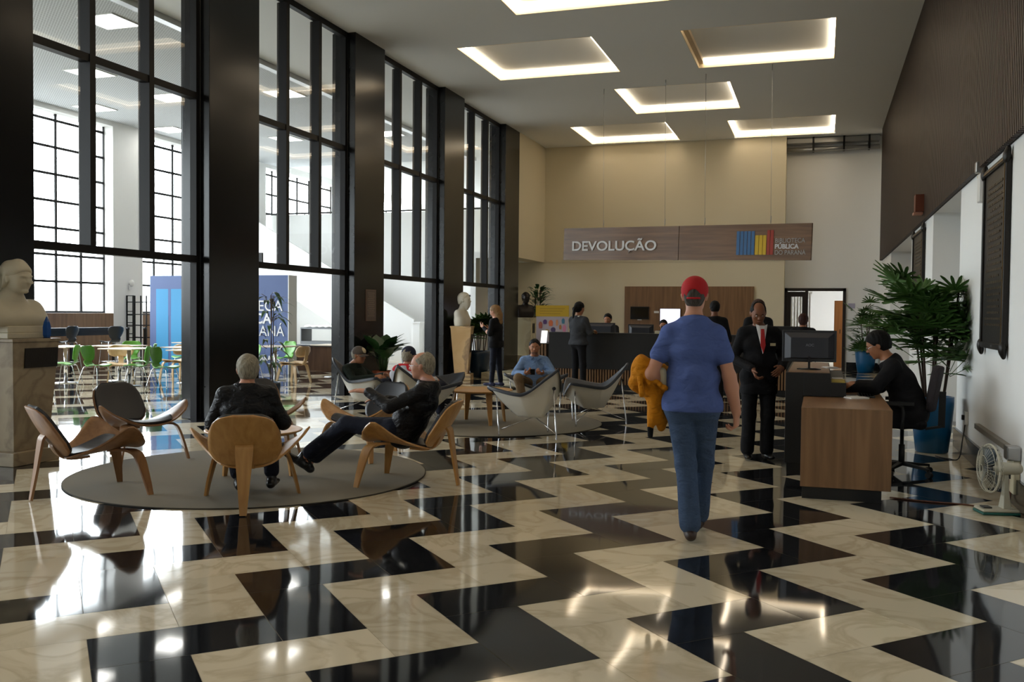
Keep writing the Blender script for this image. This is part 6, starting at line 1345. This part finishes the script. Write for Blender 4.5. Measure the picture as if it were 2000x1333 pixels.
for x, y, lb in ((-16.75, 19.45, 'short black post left of the metal shelf frame'), (-16.55, 19.85, 'short black post right in front of the metal shelf frame')):
    t = empty('barrier_post', (x, y, 0), 0, lb, 'post'); MB().lathe([(.035, .02), (.035, .98), (.045, .98), (.045, 1.05)], 14).build('post', M_BLACK, t); MB().lathe([(.16, 0), (.16, .015), (.03, .03)], 24).build('base', M_BLACK, t)
t = empty('column_lamp', (XH, 20.62, 2.15), 0, 'small white lamp on the white hall column', 'lamp'); F = Field(.01); F.ell((.08, 0, .06), (.06, .07, .09), None, .01); F.build('shade', M_WHITEP, t); MB().box(0, -.04, -.12, .05, .04, 0).build('arm', M_WHITEP, t)
# stair rising to the left, with solid white parapet
st_ = empty('staircase', (0, 25.9, 0), 0, 'white staircase with solid sloping parapet rising to the left in the hall', 'staircase')
def par(y0, y1):
    poly = [(-17.3, 4.40), (-11.72, 1.27), (-11.72, .0), (-12.6, .0), (-17.3, 2.72)]
    mb = MB(); a = [mb.V((x, y0, z)) for x, z in poly]; b = [mb.V((x, y1, z)) for x, z in poly]; mb.F(a[::-1]); mb.F(b)
    for i in range(5): mb.F((a[i], b[i], b[(i+1) % 5], a[(i+1) % 5]))
    return mb
par(0, .10).build('parapet', M_HALL, st_)
mb = MB()
for k in range(16): x = -12.0-.33*k; z = .175*(k+1)*1.06; mb.box(x-.36, .1, max(0, z-.30), x, 1.45, z)
mb.build('steps', M_HALL, st_)
MB().box(-11.72, -.06, 0, -11.50, .22, 1.17).build('newel_post', M_HALL, st_); MB().box(-11.76, -.09, 1.17, -11.46, .25, 1.21).build('newel_cap', M_HALL, st_)
t = empty('display_case', (-13.45, 24.4, 0), 0, 'grey glass-fronted case with white papers heaped on top, under the stair', 'cabinet'); M_GREYC = mat('grey_cabinet', rgb(120,124,128), .5)
MB().box(-1.1, -.3, 0, .05, .3, .62).build('body', M_GREYC, t); MB().box(.05, -.3, 0, .2, .3, 1.02).build('end_post', mat('tan_post', rgb(176,140,104), .5), t)
mb = MB(); mb.box(-1.1, -.3, .62, -1.07, .3, 1.0); mb.box(-1.1, -.3, .98, .05, .3, 1.02); mb.build('frame', M_GREYC, t); MB().quad((-1.07, -.29, .62), (.05, -.29, .62), (.05, -.29, .98), (-1.07, -.29, .98)).build('glass', M_GLASS, t)
F = Field(.02); r = random.Random(2)
for k in range(9): F.ell((-1.0+.12*k, 0, 1.04), (.12, .2, .03+.03*r.random()), rotm(r.uniform(-1, 1)), .02)
F.cut((0, 0, 1.02), (0, 0, -1)); tag(F.build('paper_heap', M_PAPER), 'heap of white papers on top of the grey display case', 'paper').location = (-13.45, 24.4, 0)
t = empty('wood_cabinet', (-12.35, 24.0, 0), 0, 'low walnut cabinet beside the display case under the stair', 'cabinet'); MB().box(-.75, -.3, 0, .55, .3, .80).build('body', M_WOODP, t); MB().box(-.70, -.32, .04, -.12, -.3, .76).build('door', M_WOODP, t); MB().box(-.08, -.32, .04, .50, -.3, .76).build('door', M_WOODP, t)
t = empty('low_cabinet', (-11.9, 20.9, 0), 0, 'low walnut bench unit behind the blue panel in the second bay', 'cabinet'); MB().box(-1.3, -.25, 0, .9, .25, .62).build('body', M_WOODP, t); MB().box(-1.32, -.27, .62, .92, .27, .65).build('top', M_GREYC, t)
t = empty('wall_box', (-9.6, 27.3, 0), 0, 'dark call panel pair on the white wall seen through the last bay', 'panel'); 
for x in (-.35, .25): MB().box(x, .04, 1.38, x+.14, .09, 1.72).build('box', M_FRAME, t)
MB().box(-1.2, .06, 2.0, 1.1, .095, 2.06).build('ledge', M_FRAME, t)
t = empty('iron_sign', (-13.7, 20.3, 0), 0, 'small dark square sign on a scrolled iron bracket above the blue panel', 'sign'); mi = M_FRAME
MB().box(-.35, -.05, 0, -.05, .05, 2.62).build('post', mi, t); mb = MB(); mb.tube([(-.3, 0, 2.66), (.25, 0, 2.66)], .01, 6); mb.tube([(.1, 0, 2.62), (.1, 0, 2.72)], .01, 6); mb.tube(smooth_path([(-.3, 0, 2.72), (-.1, 0, 2.90), (.1, 0, 2.96), (.2, 0, 2.90)], 4), .009, 6)
mb.tube([(.08+.07*math.cos(a)*(1-a/9), 0, 2.79+.07*math.sin(a)*(1-a/9)) for a in np.linspace(0, 7, 20)], .007, 5); mb.build('bracket', mi, t); MB().box(.20, -.03, 2.66, .36, .03, 2.96).build('plate', M_BLACK, t)

for x, y, z, k, lb in ((-4.42, 20.02, 0, .94, 'high black stool under the young clerk behind the counter'), (-3.20, 20.07, 0, .78, 'high black stool under the curly-haired clerk')):
    q = copy_tree(st_proto); put(q, x, y, PI, lb); q.scale = (1, 1, k); q['group'] = 'stools behind the counter'

t = empty('ornament', (-7.235, 7.27, 1.21), .3, 'small pointed blue ornament on the stone pedestal, right of the capped bust', 'ornament'); mb = MB(); mb.lathe([(.030, .0), (.040, .03), (.042, .11), (.030, .16), (.004, .215)], 6, sm=False); mb.build('crystal', mat('deep_blue_glaze', rgb(30,78,150), .25), t); MB().lathe([(.036, 0), (.036, .006)], 12).build('foot', M_BLACK, t)
